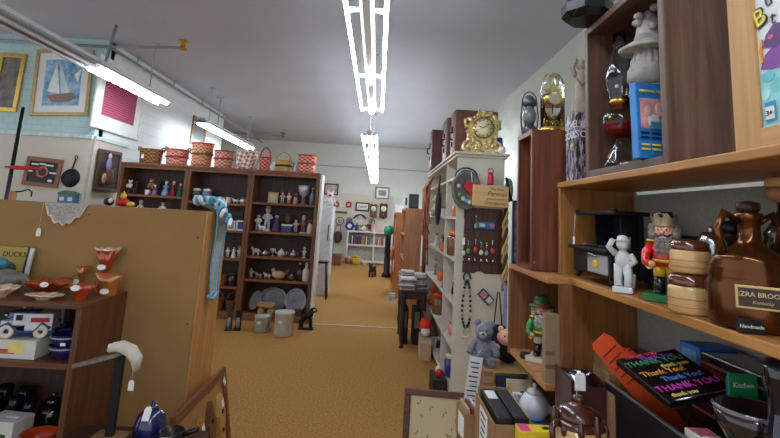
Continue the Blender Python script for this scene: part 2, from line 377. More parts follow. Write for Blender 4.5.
def animal(t, h, c, spot=None, horn=False):
    q = B(); q.sph((0, 0, .55 * h), (.48 * h, .24 * h, .25 * h), 10)
    for sx in (-.3, .3):
        for sy in (-.12, .12): q.tube([(sx * h, sy * h, 0), (sx * h, sy * h, .5 * h)], [.07 * h, .09 * h], 6)
    q.sph((-.48 * h, 0, .82 * h), (.2 * h, .15 * h, .16 * h), 8); q.tube([(-.3 * h, 0, .6 * h), (-.45 * h, 0, .8 * h)], .13 * h, 6)
    q.tube([(.45 * h, 0, .6 * h), (.58 * h, 0, .4 * h)], .03 * h, 5)
    q.b('body', mat(c, .35), t)
    for s in (-1, 1): B().sph((-.42 * h, s * .13 * h, .97 * h), (.04 * h, .05 * h, .1 * h), 6).b('ear', mat(spot or c, .4), t)
    if spot: B().sph((.1 * h, 0, .66 * h), (.2 * h, .245 * h, .16 * h), 8).b('patch', mat(spot, .4), t)
def teapot(t, h, c, lidc=None, metal=0):
    ma = mat(c, .2, metal, var=.06)
    B().lathe([(.25 * h, 0), (.3 * h, .03 * h), (.45 * h, .25 * h), (.46 * h, .42 * h), (.34 * h, .64 * h), (.24 * h, .7 * h)], n=16).b('body', ma, t)
    B().lathe([(.26 * h, .7 * h), (.2 * h, .8 * h), (.05 * h, .86 * h), (.08 * h, .95 * h), (.02 * h, h)], n=12).b('lid', mat(lidc, .2, metal) if lidc else ma, t)
    B().tube([(-.4 * h, 0, .3 * h), (-.62 * h, 0, .42 * h), (-.74 * h, 0, .68 * h)], [.1 * h, .07 * h, .05 * h], 8).b('spout', ma, t)
    B().tube([(.4 * h, 0, .58 * h), (.64 * h, 0, .56 * h), (.64 * h, 0, .3 * h), (.43 * h, 0, .22 * h)], .045 * h, 6).b('handle', ma, t)
def shaker(t, h, c, cap):
    B().lathe([(.2 * h, 0), (.24 * h, .05 * h), (.22 * h, .4 * h), (.14 * h, .7 * h)], n=10).b('body', mat(c, .25), t)
    B().lathe([(.16 * h, .7 * h), (.16 * h, .86 * h), (.08 * h, h)], n=10).b('cap', mat(cap, .3), t)
def goblet(t, h, c, r=.34, solid=False):
    ma = mat(c, .15, .3, var=.1) if solid else glass(c)
    B().lathe([(r * .8 * h, 0), (r * .7 * h, .03 * h), (.05 * h, .08 * h), (.045 * h, .4 * h)], n=14).b('foot', ma, t)
    B().lathe([(.04 * h, .4 * h), (r * .7 * h, .5 * h), (r * h, .72 * h), (r * 1.05 * h, h), (r * .97 * h, h), (r * .9 * h, .72 * h), (r * .6 * h, .54 * h), (.01, .46 * h)], n=14, cap=False).b('bowl', ma, t)
def jar(t, h, c, lid, r=.36):
    B().lathe([(r * .9 * h, 0), (r * h, .05 * h), (r * h, .66 * h), (r * .78 * h, .78 * h)], n=14).b('jar_body', mat(c, .12, coat=.5, var=.2), t)
    B().lathe([(r * .84 * h, .78 * h), (r * .84 * h, .93 * h), (r * .5 * h, .97 * h), (.05 * h, h)], n=14).b('lid', mat(lid, .3), t)
def mug(t, h, c):
    B().lathe([(.36 * h, 0), (.4 * h, .04 * h), (.42 * h, h), (.37 * h, h), (.35 * h, .1 * h), (.01, .08 * h)], n=14, cap=False).b('cup', mat(c, .25), t)
    B().tube([(.4 * h, 0, .8 * h), (.66 * h, 0, .75 * h), (.66 * h, 0, .35 * h), (.38 * h, 0, .25 * h)], .05 * h, 6).b('handle', mat(c, .25), t)
def pframe(t, h, w, c, pic):
    q = B(); e = .14 * h
    for cc, dd in (((0, 0, e / 2), (w, .02, e)), ((0, 0, h - e / 2), (w, .02, e)), ((-w / 2 + e / 2, 0, h / 2), (e, .02, h - 2 * e)), ((w / 2 - e / 2, 0, h / 2), (e, .02, h - 2 * e))): q.box(cc, dd)
    q.b('frame_moulding', mat(c, .4), t); B().box((0, .004, h / 2), (w - 2 * e, .008, h - 2 * e)).b('picture', mat(pic, .5, var=.4, scale=40), t)
    B().prism([(0, 0), (.05, 0), (0, h * .8)], (0, .012, 0), (0, 1, 0), (0, 0, 1), .02).b('prop_stand', black, t)
def cbox(t, h, w, d, c, lidc):
    B().box((0, 0, h * .4), (w, d, h * .8), bev=.003).b('box_body', mat(c, .5), t); B().box((0, 0, h * .9), (w * 1.04, d * 1.04, h * .2), bev=.003).b('lid', mat(lidc, .5), t)
def hen(t, h, c, c2):
    B().sph((0, 0, .42 * h), (.62 * h, .36 * h, .36 * h), 12).b('body', mat(c, .4), t); B().sph((-.5 * h, 0, .78 * h), (.18 * h, .16 * h, .2 * h), 8).b('head', mat(c, .4), t)
    B().prism([(.3 * h, .5 * h), (.85 * h, .95 * h), (.78 * h, .5 * h)], (0, 0, 0), t=.1 * h).b('tail', mat(c2, .4), t); B().lathe([(.3 * h, 0), (.22 * h, .08 * h)], n=10).b('nest', mat(c2, .5), t)
def bottle(t, h, c, cap, r=.17):
    B().lathe([(r * .9 * h, 0), (r * h, .03 * h), (r * h, .55 * h), (r * .4 * h, .72 * h), (r * .35 * h, .92 * h)], n=12).b('bottle_body', mat(c, .12, coat=.4), t)
    B().lathe([(r * .42 * h, .92 * h), (r * .42 * h, h)], n=10).b('cap', mat(cap, .3), t)
def dchair(t, h, c):
    ma = mat(c, .5); w = .42 * h
    B().box((0, 0, .42 * h), (w, w, .05 * h)).b('seat', ma, t)
    for sx in (-1, 1):
        B().box((sx * (w / 2 - .03 * h), -w / 2 + .03 * h, .21 * h), (.06 * h, .06 * h, .42 * h)).b('leg', ma, t); B().box((sx * (w / 2 - .03 * h), w / 2 - .03 * h, .5 * h), (.06 * h, .06 * h, h)).b('leg', ma, t)
    for z in (.62, .78, .93): B().box((0, w / 2 - .03 * h, z * h), (w * .8, .03 * h, .07 * h)).b('slat', ma, t)
def teddy(t, h, c, c2, eye=True):
    q = B(); q.sph((0, 0, .32 * h), (.24 * h, .2 * h, .3 * h), 14); q.sph((0, -.03 * h, .74 * h), (.22 * h, .2 * h, .2 * h), 14)
    for s in (-1, 1):
        q.sph((s * .17 * h, 0, .93 * h), (.09 * h, .05 * h, .09 * h), 10); q.tube([(s * .18 * h, -.02 * h, .5 * h), (s * .3 * h, -.1 * h, .34 * h), (s * .32 * h, -.16 * h, .22 * h)], [.09 * h, .085 * h, .09 * h], 8)
        q.tube([(s * .14 * h, -.05 * h, .13 * h), (s * .2 * h, -.24 * h, .12 * h), (s * .22 * h, -.34 * h, .115 * h)], [.12 * h, .11 * h, .1 * h], 8)
    q.b('body', mat(c, .95, var=.3, scale=60, bump=.8), t); B().sph((0, -.2 * h, .69 * h), (.11 * h, .09 * h, .085 * h), 10).b('muzzle', mat(c2, .95, var=.2, scale=60), t)
    if eye:
        for s in (-1, 1): B().sph((s * .08 * h, -.205 * h, .79 * h), .022 * h, 8).b('eye', mat((14, 14, 16), .15), t)
        B().sph((0, -.285 * h, .72 * h), (.035 * h, .02 * h, .025 * h), 8).b('nose', mat((20, 18, 20), .3), t)
MAKE = dict(lady=lady, figure=figure, animal=animal, teapot=teapot, shaker=shaker, goblet=goblet, jar=jar, mug=mug, pframe=pframe, cbox=cbox, hen=hen, bottle=bottle, dchair=dchair, teddy=teddy)
def put(name, label, cat, kind, loc, args, rz=0, group=None):
    t = T(name, label, cat, loc, rz, group); MAKE[kind](t, *args); return t
W_, K_, BR = (226, 222, 212), (34, 32, 34), (110, 72, 46)
#    bay, shelf, px, depth, kind, name, category, args, rz, label
stock = [
 ('L', 0, 129, .16, 'dchair', 'doll_chair', 'doll chair', (.2, BR), 0, 'brown ladder back doll chair at left end of the top shelf'),
 ('L', 0, 151, .18, 'dchair', 'doll_chair', 'doll chair', (.24, BR), 0, 'taller brown doll chair under the brown teddy on the top shelf'),
 ('L', 0, 144, .08, 'mug', 'cup', 'cup', (.075, W_), 0, 'small white cup between the two doll chairs'),
 ('L', 0, 151.5, .07, 'lady', 'porcelain_doll', 'doll', (0.160, (150, 110, 170), W_), 0, 'doll in purple and white sitting before the taller doll chair'),
 ('L', 0, 162.5, .12, 'lady', 'porcelain_doll', 'doll', (0.228, (128, 160, 206), W_), 0, 'lady figurine in a pale blue gown on the left top shelf'),
 ('L', 0, 170, .12, 'lady', 'porcelain_doll', 'doll', (0.228, (130, 26, 50), W_), 0, 'lady figurine in a crimson gown beside the pale blue one'),
 ('L', 0, 177.2, .12, 'lady', 'porcelain_doll', 'doll', (0.217, (30, 96, 66), BR), 0, 'lady figurine in a dark green gown next to the bookcase stile'),
 ('L', 1, 136.5, .12, 'lady', 'porcelain_doll', 'doll', (0.285, W_, (220, 210, 200)), 0, 'white doll head showing just above the partition top at left'),
 ('L', 1, 159, .12, 'figure', 'china_figurine', 'figurine', (0.308, W_, K_), 0, 'white figurine head showing above the partition below crimson lady'),
 ('M', 0, 194, .12, 'jar', 'glass_jar', 'jar', (.2, (84, 78, 78), W_), 0, 'glass jar with white lid at left of the middle top shelf'),
 ('M', 0, 204.5, .12, 'jar', 'glass_jar', 'jar', (.2, (110, 130, 180), (230, 228, 226)), 0, 'bluish glass jar with white lid, second on the middle top shelf'),
 ('M', 0, 218, .11, 'cbox', 'yellow_box', 'box', (.085, .16, .1, (206, 166, 76), (190, 120, 60)), .1, 'little yellow and orange box on the middle top shelf'),
 ('M', 0, 226.5, .1, 'mug', 'cup', 'cup', (.09, W_), 0, 'white cup right of the little yellow box'),
 ('M', 0, 233.8, .07, 'animal', 'china_animal', 'figurine', (.075, W_), 0, 'white china animal beside the white cup, middle top shelf'),
 ('M', 0, 241.3, .15, 'teapot', 'teapot', 'teapot', (.115, (206, 202, 196), (120, 110, 100)), 0, 'pale grey teapot at the right end of middle top shelf'),
 ('M', 1, 222, .12, 'figure', 'china_figurine', 'figurine', (0.194, W_, (200, 200, 200)), 0, 'white standing figurine by the blue crochet on the second shelf'),
 ('M', 1, 229.5, .1, 'pframe', 'photo_frame', 'picture frame', (.14, .115, W_, (110, 120, 110)), 0, 'small white photo frame, left one on the second middle shelf'),
 ('M', 1, 239, .1, 'pframe', 'photo_frame', 'picture frame', (.15, .13, (236, 236, 240), (70, 80, 150)), 0, 'small white photo frame with blue picture, right one of the pair'),
 ('M', 1, 236, .22, 'cbox', 'black_box', 'box', (.27, .15, .1, K_, (60, 60, 62)), 0, 'tall black box behind the white photo frames'),
 ('M', 2, 220, .12, 'figure', 'china_figurine', 'figurine', (0.15, W_, W_), 0, 'white figurine furthest left on the third middle shelf'),
 ('M', 2, 226.5, .12, 'figure', 'china_figurine', 'figurine', (0.165, W_, (120, 110, 100)), 0, 'white figurine with dark hat on the third middle shelf'),
 ('M', 2, 232.5, .12, 'lady', 'china_figurine', 'figurine', (0.17, W_, K_), 0, 'white gowned figurine with black hair on the third middle shelf'),
 ('M', 2, 238, .12, 'figure', 'china_figurine', 'figurine', (0.175, W_, (170, 150, 120)), 0, 'tallest white figurine at right on the third middle shelf'),
 ('M', 3, 231.5, .12, 'jar', 'dark_jar', 'jar', (.19, (54, 40, 34), (74, 56, 44)), 0, 'dark brown jar on the fourth middle shelf'),
 ('R', 0, 271.5, .12, 'pframe', 'photo_frame', 'picture frame', (.16, .15, (190, 160, 96), (200, 196, 170)), 0, 'gilt photo frame on the right top shelf'),
 ('R', 0, 281, .12, 'figure', 'china_figurine', 'figurine', (0.188, (190, 200, 180), (60, 90, 60)), 0, 'pale green figurine right of the gilt photo frame'),
 ('R', 0, 287.5, .12, 'figure', 'china_figurine', 'figurine', (0.188, (216, 180, 160), (150, 60, 40)), 0, 'pinkish figurine with red hat on the right top shelf'),
 ('R', 0, 294.2, .12, 'shaker', 'shaker', 'shaker', (0.160, (190, 150, 140), (150, 60, 60)), 0, 'pink shaker with red cap on the right top shelf'),
 ('R', 0, 302, .17, 'goblet', 'glass_goblet', 'glass', (.29, (196, 200, 206), .3, True), 0, 'large cut glass goblet standing tall on the right top shelf'),
 ('R', 0, 302, .06, 'shaker', 'shaker', 'shaker', (0.148, (120, 96, 90), (170, 120, 110)), 0, 'brown shaker in front of the large glass goblet'),
 ('R', 0, 311, .13, 'bottle', 'glass_bottle', 'bottle', (.26, (120, 124, 140), (200, 200, 206)), 0, 'slim grey glass bottle at far right of the right top shelf'),
 ('R', 1, 256.5, .12, 'figure', 'china_figurine', 'figurine', (0.274, (220, 222, 214), (60, 80, 70)), 0, 'white figurine with green hat at left of the second right shelf'),
 ('R', 1, 265.5, .14, 'figure', 'china_figurine', 'figurine', (0.376, (196, 206, 214), (200, 196, 190)), 0, 'tall white figurine second from left on the second right shelf'),
 ('R', 1, 261, .03, 'animal', 'china_animal', 'figurine', (.1, W_), 0, 'small white animal at the feet of the tall white figurine'),
 ('R', 1, 275, .12, 'lady', 'porcelain_doll', 'doll', (0.274, (90, 50, 110), (40, 30, 30)), 0, 'lady in a purple gown on the second right shelf'),
 ('R', 1, 286, .12, 'cbox', 'music_box', 'box', (.12, .15, .1, (70, 70, 120), (220, 220, 226)), 0, 'blue and white music box on the second right shelf'),
 ('R', 1, 286.5, .24, 'goblet', 'brown_goblet', 'glass', (.26, (110, 92, 80), .28, True), 0, 'brown goblet behind the blue and white music box'),
 ('R', 1, 294.5, .12, 'figure', 'china_figurine', 'figurine', (0.228, (190, 170, 150), (70, 46, 34)), 0, 'brown and cream figurine right of the music box'),
 ('R', 1, 302, .12, 'figure', 'china_figurine', 'figurine', (0.268, (126, 92, 76), (200, 190, 180)), 0, 'dark brown figurine with pale hat on second right shelf'),
 ('R', 1, 309.2, .12, 'shaker', 'shaker', 'shaker', (0.217, (210, 200, 186), (110, 70, 50)), 0, 'cream bottle shaped shaker at right end of second right shelf'),
 ('R', 2, 255, .12, 'animal', 'china_animal', 'figurine', (.125, (236, 232, 220)), 0, 'white animal at left end of the third right shelf'),
 ('R', 2, 264.5, .12, 'teapot', 'teapot', 'teapot', (.1, (190, 192, 196), None, .8), 0, 'small silver teapot, left of three on the third right shelf'),
 ('R', 2, 272, .14, 'goblet', 'silver_goblet', 'cup', (.11, (196, 196, 198), .34, True), 0, 'silver goblet between teapots on the third right shelf'),
 ('R', 2, 280.5, .12, 'teapot', 'teapot', 'teapot', (.125, (206, 204, 198)), 0, 'white teapot in the middle of the third right shelf'),
 ('R', 2, 292.5, .12, 'teapot', 'teapot', 'teapot', (.115, (170, 172, 178), (200, 200, 204), .8), 0, 'silver teapot right of the white one on the third right shelf'),
 ('R', 2, 303.5, .12, 'figure', 'china_figurine', 'figurine', (0.160, W_, W_), 0, 'white figurine at right end of the third right shelf'),
 ('R', 3, 250.5, .12, 'figure', 'china_figurine', 'figurine', (0.171, (200, 196, 190), K_), 0, 'grey figurine with black hat at left of the fourth right shelf'),
 ('R', 3, 258, .12, 'animal', 'china_animal', 'figurine', (.1, (170, 160, 150), K_), 0, 'grey and black china animal on the fourth right shelf'),
 ('R', 3, 266.8, .12, 'animal', 'china_animal', 'figurine', (.1, (200, 198, 196), (90, 80, 80)), 0, 'silvery china animal left of the hen on the fourth right shelf'),
 ('R', 3, 278, .12, 'hen', 'china_hen', 'figurine', (.165, (206, 176, 140), (150, 84, 50)), 0, 'cream and brown china hen on the fourth right shelf'),
 ('R', 3, 291, .08, 'teapot', 'teapot', 'teapot', (.1, (90, 84, 84), (220, 220, 220), .5), 0, 'dark teapot with white lid on the fourth right shelf'),
 ('R', 3, 299, .17, 'bottle', 'brown_bottle', 'bottle', (.25, (70, 46, 40), (200, 196, 190), .22), 0, 'dark brown bottle with pale cap on the fourth right shelf'),
 ('R', 3, 305.5, .12, 'bottle', 'white_bottle', 'bottle', (.27, (222, 220, 214), (230, 230, 228), .2), 0, 'tall white bottle at right end of the fourth right shelf'),
]
GR = {'L': 'stock on the left bookcase', 'M': 'stock on the middle bookcase', 'R': 'stock on the right bookcase'}
for bay, si, px, dep, kind, name, cat, args, rz, label in stock:
    z = shz[bay][si]; Y = BK + dep; put(name, label, cat, kind, (at(px, 200 if si == 0 else 240, Y=Y).x if 0 else at(px, 219 - (z - 1.6) * 60, Y=Y).x, Y, z + .0005), args, rz, cat + 's, ' + GR[bay])
# bears sitting on the doll chairs
for px, dep, ch, h, c, l in ((129.6, .125, .2, .15, (226, 224, 216), 'white toy bear sitting on the left doll chair'), (151, .14, .24, .17, (160, 124, 80), 'brown toy bear sitting on the taller doll chair')):
    p = at(px, 188, Y=BK + dep); t = T('toy_bear', l, 'teddy bear', (p.x, p.y, shz['L'][0] + ch * .445 + .001)); teddy(t, h * .8, c, (230, 220, 200), False)
# bottom shelf of the right bookcase
zb = .1
def platter(label, px, w, h, Y, c, name='platter'):
    p = at(px, 300, Y=Y); t = T(name, label, 'platter', (p.x, Y, zb + .003), 0); t.rotation_euler = (-.16, 0, 0)
    def ring(k, y): return [Vector((w / 2 * k * cos(a), y, h / 2 + h / 2 * k * sin(a))) for a in [2 * PI * i / 32 for i in range(32)]]
    B().loft([ring(1, 0), ring(.99, -.012), ring(.8, -.004), ring(.76, .012), ring(.02, .012)]).b('plate', c, t)
    B().loft([ring(1.0, -.013), ring(1.0, -.016), ring(.96, -.016), ring(.95, -.010)], cap=False).b('rim', silver, t)
silv = mat((150, 156, 164), .3, .6, var=.25, scale=8)
platter('large oval silver platter leaning at the back of the bottom shelf', 272.5, .42, .34, BK + .22, silv)
platter('round silver tray leaning at right on the bottom shelf', 295.5, .31, .36, BK + .12, silv)
p = at(251, 309, Y=BK + .13); t = T('glass_tray', 'dark patterned glass tray standing on edge at left of bottom shelf', 'tray', (p.x, p.y, zb + .03)); t.rotation_euler = (-.2, .3, 0)
B().prism([(.07 * cos(a) , .14 + .14 * sin(a)) for a in [2 * PI * i / 24 for i in range(24)]], t=.012).b('tray_face', pattern('checker', (190, 192, 196), (40, 40, 44), 60, .2, key='cut_glass'), t)
p = at(266, 310, Y=BK + .05); t = T('toy_wagon', 'pale wooden toy wagon in front of the oval platter', 'toy', (p.x, p.y, zb + .001))
lw = wood((176, 132, 88), (206, 164, 116), 'X', 8, key='light_wood')
B().box((0, 0, .1), (.2, .1, .012)).b('wagon_bed', lw, t)
for s in (-1, 1):
    B().box((0, s * .046, .13), (.24, .008, .045)).b('side_rail', lw, t)
    for sx in (-.07, .07): B().cyl((sx, s * .05, .04), (sx, s * .062, .04), .04, n=14).b('wheel', lw, t)
    B().box((s * .07, 0, .07), (.02, .08, .05)).b('axle_block', lw, t)
p = at(298, 314, Y=BK + .04); t = T('brown_box', 'small dark brown box before the round silver tray', 'box', (p.x, p.y, zb + .001)); cbox(t, .09, .1, .07, (70, 50, 42), (96, 70, 56))
# crocks and things on the floor before the bookcase
for px, py, r, h, l in ((260.5, 332.5, .1, .2, 'smaller grey stoneware crock on the carpet by the bookcase'), (282, 336.5, .12, .29, 'taller white stoneware crock on the carpet by the bookcase')):
    p = at(px, py, Z=0); t = T('stoneware_crock', l, 'crock', (p.x, p.y + r * .6, .003), 0, 'crocks on the floor')
    B().lathe([(r * .93, 0), (r, .01), (r, h - .03), (r * 1.06, h - .025), (r * 1.06, h), (r * .94, h), (r * .9, .02), (.01, .02)], n=24, cap=False).b('crock_body', mat((172, 174, 164) if h < .25 else (206, 204, 194), .35, var=.08), t)
    B().box((-.25 * r, -r - .002, h * .62), (.05, .002, .035)).b('price_tag', paper, t)
p = at(305, 331, Z=0); t = T('doorstop', 'black cast iron dog doorstop at the right bookcase foot', 'doorstop', (p.x, p.y + .08, .003))
B().box((0, 0, .012), (.2, .07, .024), bev=.004).b('base', iron, t)
B().tube([(-.07, 0, .03), (-.07, 0, .1), (-.04, 0, .15), (.05, 0, .2), (.07, 0, .24)], [.03, .035, .045, .045, .03], 8).sph((.085, 0, .255), (.05, .03, .035), 8).tube([(.06, 0, .03), (.05, 0, .15)], .025, 6).b('dog_body', iron, t)
B().box((.1, -.034, .26), (.03, .002, .02)).b('price_tag', paper, t)
for k, (px, c, l) in enumerate(((227, (70, 70, 76), 'grey upright book end on the carpet by middle bookcase'), (236, (34, 32, 34), 'black upright book end on the carpet by middle bookcase'))):
    p = at(px, 331, Z=0); t = T('book_end', l, 'book end', (p.x, p.y + .05, .003), .15)
    B().box((0, 0, .01), (.085, .12, .02)).b('foot', mat(c, .4), t); B().box((0, .04, .13), (.08, .03, .22), bev=.008).b('upright', mat(c, .4), t); B().sph((0, -.01, .09), (.028, .04, .07), 8).b('ornament', mat((150, 148, 150), .4), t)
# ------------------------------------------------------------------ baskets
def weave(c1, c2, s=25, c3=None): return pattern('checker', c1, c2, s, .8, sc3=(1, 1, 1.5), thr=(.2, .8), bump=.8, key='basket_weave')
def basket(label, px, Y, z, w, d, h, wm, rimc, handle=None, square=False, name='basket', flare=1.12, group='baskets', ring=False):
    p = at(px, 160, Y=Y) if z > 2 else at(px, 300, Y=Y); t = T(name, label, 'basket', (p.x, Y, z), 0, group)
    n = 28
    def ring_(k, zz, bulge=0):
        pts = []
        for i in range(n):
            a = 2 * PI * i / n; cx, cy = cos(a), sin(a)
            if square: e = .45; cx, cy = math.copysign(abs(cx) ** e, cx), math.copysign(abs(cy) ** e, cy)
            wv = 1 + .012 * (1 if i % 2 else -1)
            pts.append(Vector((w / 2 * k * cx * wv, d / 2 * k * cy * wv, zz)))
        return pts
    ks = [(1 / flare + (1 - 1 / flare) * i / 6, h * i / 6) for i in range(7)]
    B().loft([ring_(.02, .006)] + [ring_(k, zz) for k, zz in ks] + [ring_(.93, h), ring_(.93 / flare, .02), ring_(.02, .016)], cap=False).b('basket_body', wm, t)
    rm = mat(rimc, .6, var=.2, scale=60)
    B().tube([v + Vector((0, 0, h)) for v in ring_(1.0, 0)], .012, 6, closed=True).b('rim', rm, t)
    if ring: B().tube([v + Vector((0, 0, h * .55)) for v in ring_(1 / flare + (1 - 1 / flare) * .55 + .02, 0)], .016, 6, closed=True).b('band', mat(ring, .6, var=.2, scale=60), t)
    if handle == 'hoop':
        B().tube([(w * .48 * cos(a), 0, h * .8 + h * 1.0 * sin(a)) for a in [PI * i / 14 for i in range(15)]], .012, 6).b('handle', rm, t)
    if handle == 'ears':
        for s in (-1, 1): B().tube([(s * (w * .48), -.07, h * .9), (s * (w * .54), -.04, h * 1.15), (s * (w * .54), .04, h * 1.15), (s * (w * .48), .07, h * .9)], .012, 6).b('handle', rm, t)
    return t
tz = TOPZ + .001
t = basket('wide low brown basket with ear handles furthest left on bookcase', 150.5, 7.42, tz, .34, .28, .22, weave((168, 116, 66), (110, 70, 38)), (150, 104, 60), 'ears')
tagpart(t, (-.05, -.16, .16), .035)
basket('red and cream basket with a wavy band, second from left', 177, 7.42, tz, .33, .27, .24, weave((190, 96, 80), (226, 180, 150)), (180, 90, 80), 'ears', ring=(190, 60, 64))
basket('tallest basket, orange red weave with green bands', 201.5, 7.42, tz, .32, .27, .36, weave((200, 96, 70), (230, 184, 144)), (170, 84, 60), None, ring=(96, 90, 60))
basket('red and cream basket behind a tube light, fourth from left', 223.5, 7.42, tz, .28, .25, .26, weave((190, 92, 78), (232, 190, 162)), (170, 90, 74), None, ring=(170, 60, 60))
basket('white basket with red diamonds and straight sides', 247, 7.42, tz, .3, .24, .28, pattern('checker', (238, 232, 222), (176, 116, 100), 22, .75, rot=(.3, .5, .3), thr=(.3, .7), key='white_weave'), (226, 220, 208), None, True, flare=1.05)
basket('small red basket with a red hoop handle', 265.3, 7.42, tz, .17, .16, .2, weave((186, 60, 64), (226, 150, 130)), (170, 44, 50), 'hoop')
basket('yellow split wood basket with hoop handle and dark band', 284, 7.42, tz, .25, .2, .17, pattern('wave', (222, 190, 120), (176, 140, 84), 14, .7, key='yellow_splint'), (200, 160, 96), 'hoop', ring=(70, 50, 34))
basket('square red and cream basket at the right end of bookcases', 307.5, 7.42, tz, .26, .24, .27, weave((196, 76, 60), (230, 178, 146)), (190, 76, 60), None, True, flare=1.08, ring=(150, 90, 70))
p = at(273.3, 163, Y=7.3); t = T('plush_toy', 'small white cloth bundle between red and yellow baskets', 'ornament', (p.x, 7.28, tz)); B().sph((0, 0, .045), (.035, .035, .045), 10).b('bundle', mat((235, 238, 240), .9), t); B().sph((0.01, 0, .1), .03, 8).b('knot', mat((225, 228, 232), .9), t)
for px, l in ((294, 'left slim clear bottle between yellow and red baskets'), (297.5, 'right slim clear bottle between yellow and red baskets')):
    p = at(px, 163, Y=7.42); put('slim_bottle', l, 'bottle', 'bottle', (p.x, 7.42, tz), (.19, (170, 180, 186), (150, 156, 160), .1), 0, 'slim bottles on the bookcase top')
zf_ = shz['M'][3] + .001
basket('lidded wicker box on the fourth middle shelf', 218.5, 7.36, zf_, .17, .14, .14, weave((150, 96, 50), (90, 54, 28)), (120, 76, 40), None, True, flare=1.03)
basket('round brown basket with hoop handle on the bottom middle shelf', 215.5, 7.4, .101, .24, .2, .15, weave((170, 108, 52), (120, 74, 34)), (150, 96, 48), 'hoop')
basket('dark brown basket with hoop handle beside the round one', 232, 7.42, .101, .17, .17, .13, weave((130, 92, 58), (80, 54, 34)), (120, 84, 50), 'hoop')
# ------------------------------------------------------------------ pegboard wall things
YW = BY - .035
def hang(px, py): return at(px, py, Y=YW)
sea = pattern('noise', (196, 224, 236), (44, 120, 180), 6, .5, thr=(.35, .7), bump=0, key='sea_print')
p = hang(58, 115.5); t = frame('framed_print', 'framed print of a white sailing boat on blue water', 'picture', (p.x, BY - .02, p.z), .82, .98, .05, mat((188, 160, 112), .35, .5), sea, roll=-.06, mw=.1)
sm = mat((236, 240, 240), .6)
B().prism([(-.02, .32), (-.2, .36), (-.1, .78)], (0, -.004, 0), t=.004).b('sail', sm, t); B().prism([(.0, .3), (.12, .34), (-.06, .8)], (0, -.004, 0), t=.004).b('sail', mat((210, 226, 232), .6), t)
B().prism([(-.2, .3), (.16, .34), (.22, .26), (.1, .2), (-.12, .2)], (0, -.0045, 0), t=.004).b('hull', mat((150, 120, 110), .6), t)
B().prism([(.16, .6), (.22, .5), (.26, .7)], (0, -.004, 0), t=.004).b('sail', sm, t)
p = hang(2, 111); frame('framed_print', 'gold framed portrait cut by the left picture edge', 'picture', (p.x, BY - .02, p.z), .38, .86, .06, gold, mat((120, 112, 104), .5, var=.5, scale=8))
p = hang(40, 186.5); t = frame('chalkboard', 'wood framed black board with white chalk marks on pegboard', 'sign', (p.x, YW - .012, p.z), .5, .40, .055, wood((120, 74, 44), (150, 98, 62), 'X', 6, key='chestnut'), black, roll=.05)
for x, z, w in ((-.12, .3, .1), (-.02, .31, .08), (.08, .3, .11), (-.17, .2, .07), (.15, .2, .1)): B().box((x, -.01, z), (w, .003, .02)).b('chalk_mark', white, t)
B().lathe([(.07, 0), (.085, .004), (.06, .006), (.055, 0)], n=18, cap=False).b('painted_ring', mat((190, 110, 90), .5), t, (0, -.006, .2), (PI / 2, 0, 0))
B().sph((.13, -.012, .09), (.035, .006, .02), 8).b('painted_dot', white, t)
# frying pan
p = hang(70.5, 178); t = T('frying_pan', 'black cast iron frying pan hanging on the pegboard', 'pan', (p.x, YW - .005, p.z))
B().lathe([(.005, 0), (.125, 0), (.14, -.035), (.135, -.04), (.12, -.008), (.005, -.008)], n=24, cap=False).b('pan_body', iron, t, (0, -.005, 0), (PI / 2, 0, 0))
B().tube([(0.02, -.02, .13), (.045, -.015, .27)], [.014, .016], 8, flat=.6).b('handle', iron, t); B().tube([(.045 + .02 * cos(a), -.014, .29 + .025 * sin(a)) for a in [2 * PI * i / 12 for i in range(12)]], .006, 6, closed=True).b('hanging_ring', iron, t)
p = hang(70, 205); t = T('birdhouse', 'little blue wooden house with pale window and arched top', 'ornament', (p.x, YW - .06, p.z))
B().box((0, 0, .07), (.23, .09, .14)).b('house_body', mat((80, 122, 150), .6), t); B().prism([(.13 * cos(a), .14 + .055 * sin(a)) for a in [PI * i / 10 for i in range(11)]], t=.1).b('roof', mat((88, 110, 96), .6), t)
for s in (-.06, .05): B().box((s, -.047, .08), (.06, .004, .05)).b('window', mat((220, 226, 226), .5), t)
p = at(103, 192, X=LW + .02); t = frame('shadow_box', 'dark framed shadow box with a violet doll on the pegboard corner', 'picture', (LW + .055, p.y, p.z), .62, .62, .055, mat((84, 62, 46), .4, .2), mat((60, 44, 44), .5, var=.4, scale=8), rz=PI / 2, roll=-.03)
for c, r, col in (((-.02, -.01, .4), (.08, .012, .1), (150, 140, 190)), ((.03, -.01, .24), (.11, .012, .12), (120, 70, 56)), ((-.1, -.01, .2), (.06, .012, .08), (180, 150, 110)), ((-.02, -.012, .53), (.045, .012, .05), (200, 190, 210))): B().sph(c, r, 10).b('doll_shape', mat(col, .6), t)
# pink textile in a white frame on the side wall
p0 = at(116, 134, X=LW + .02); textile = pattern('wave', (176, 60, 96), (120, 26, 64), 9, .8, thr=(.3, .6), key='pink_textile', c3=(206, 150, 160))
t = frame('framed_textile', 'striped crimson woven textile in a wide white frame', 'picture', (LW + .02, p0.y, p0.z), 1.35, 1.05, .04, mat((226, 228, 226), .5), textile, rz=PI / 2, mw=.17)
p = at(197, 146, X=LW + .02); frame('gilt_mirror', 'gilt framed mirror on the white wall above the tall basket', 'mirror', (LW + .02, p.y, p.z), .8, .62, .08, mat((150, 120, 76), .4, .5), mat((196, 204, 210), .15, .6, var=.05), rz=PI / 2)
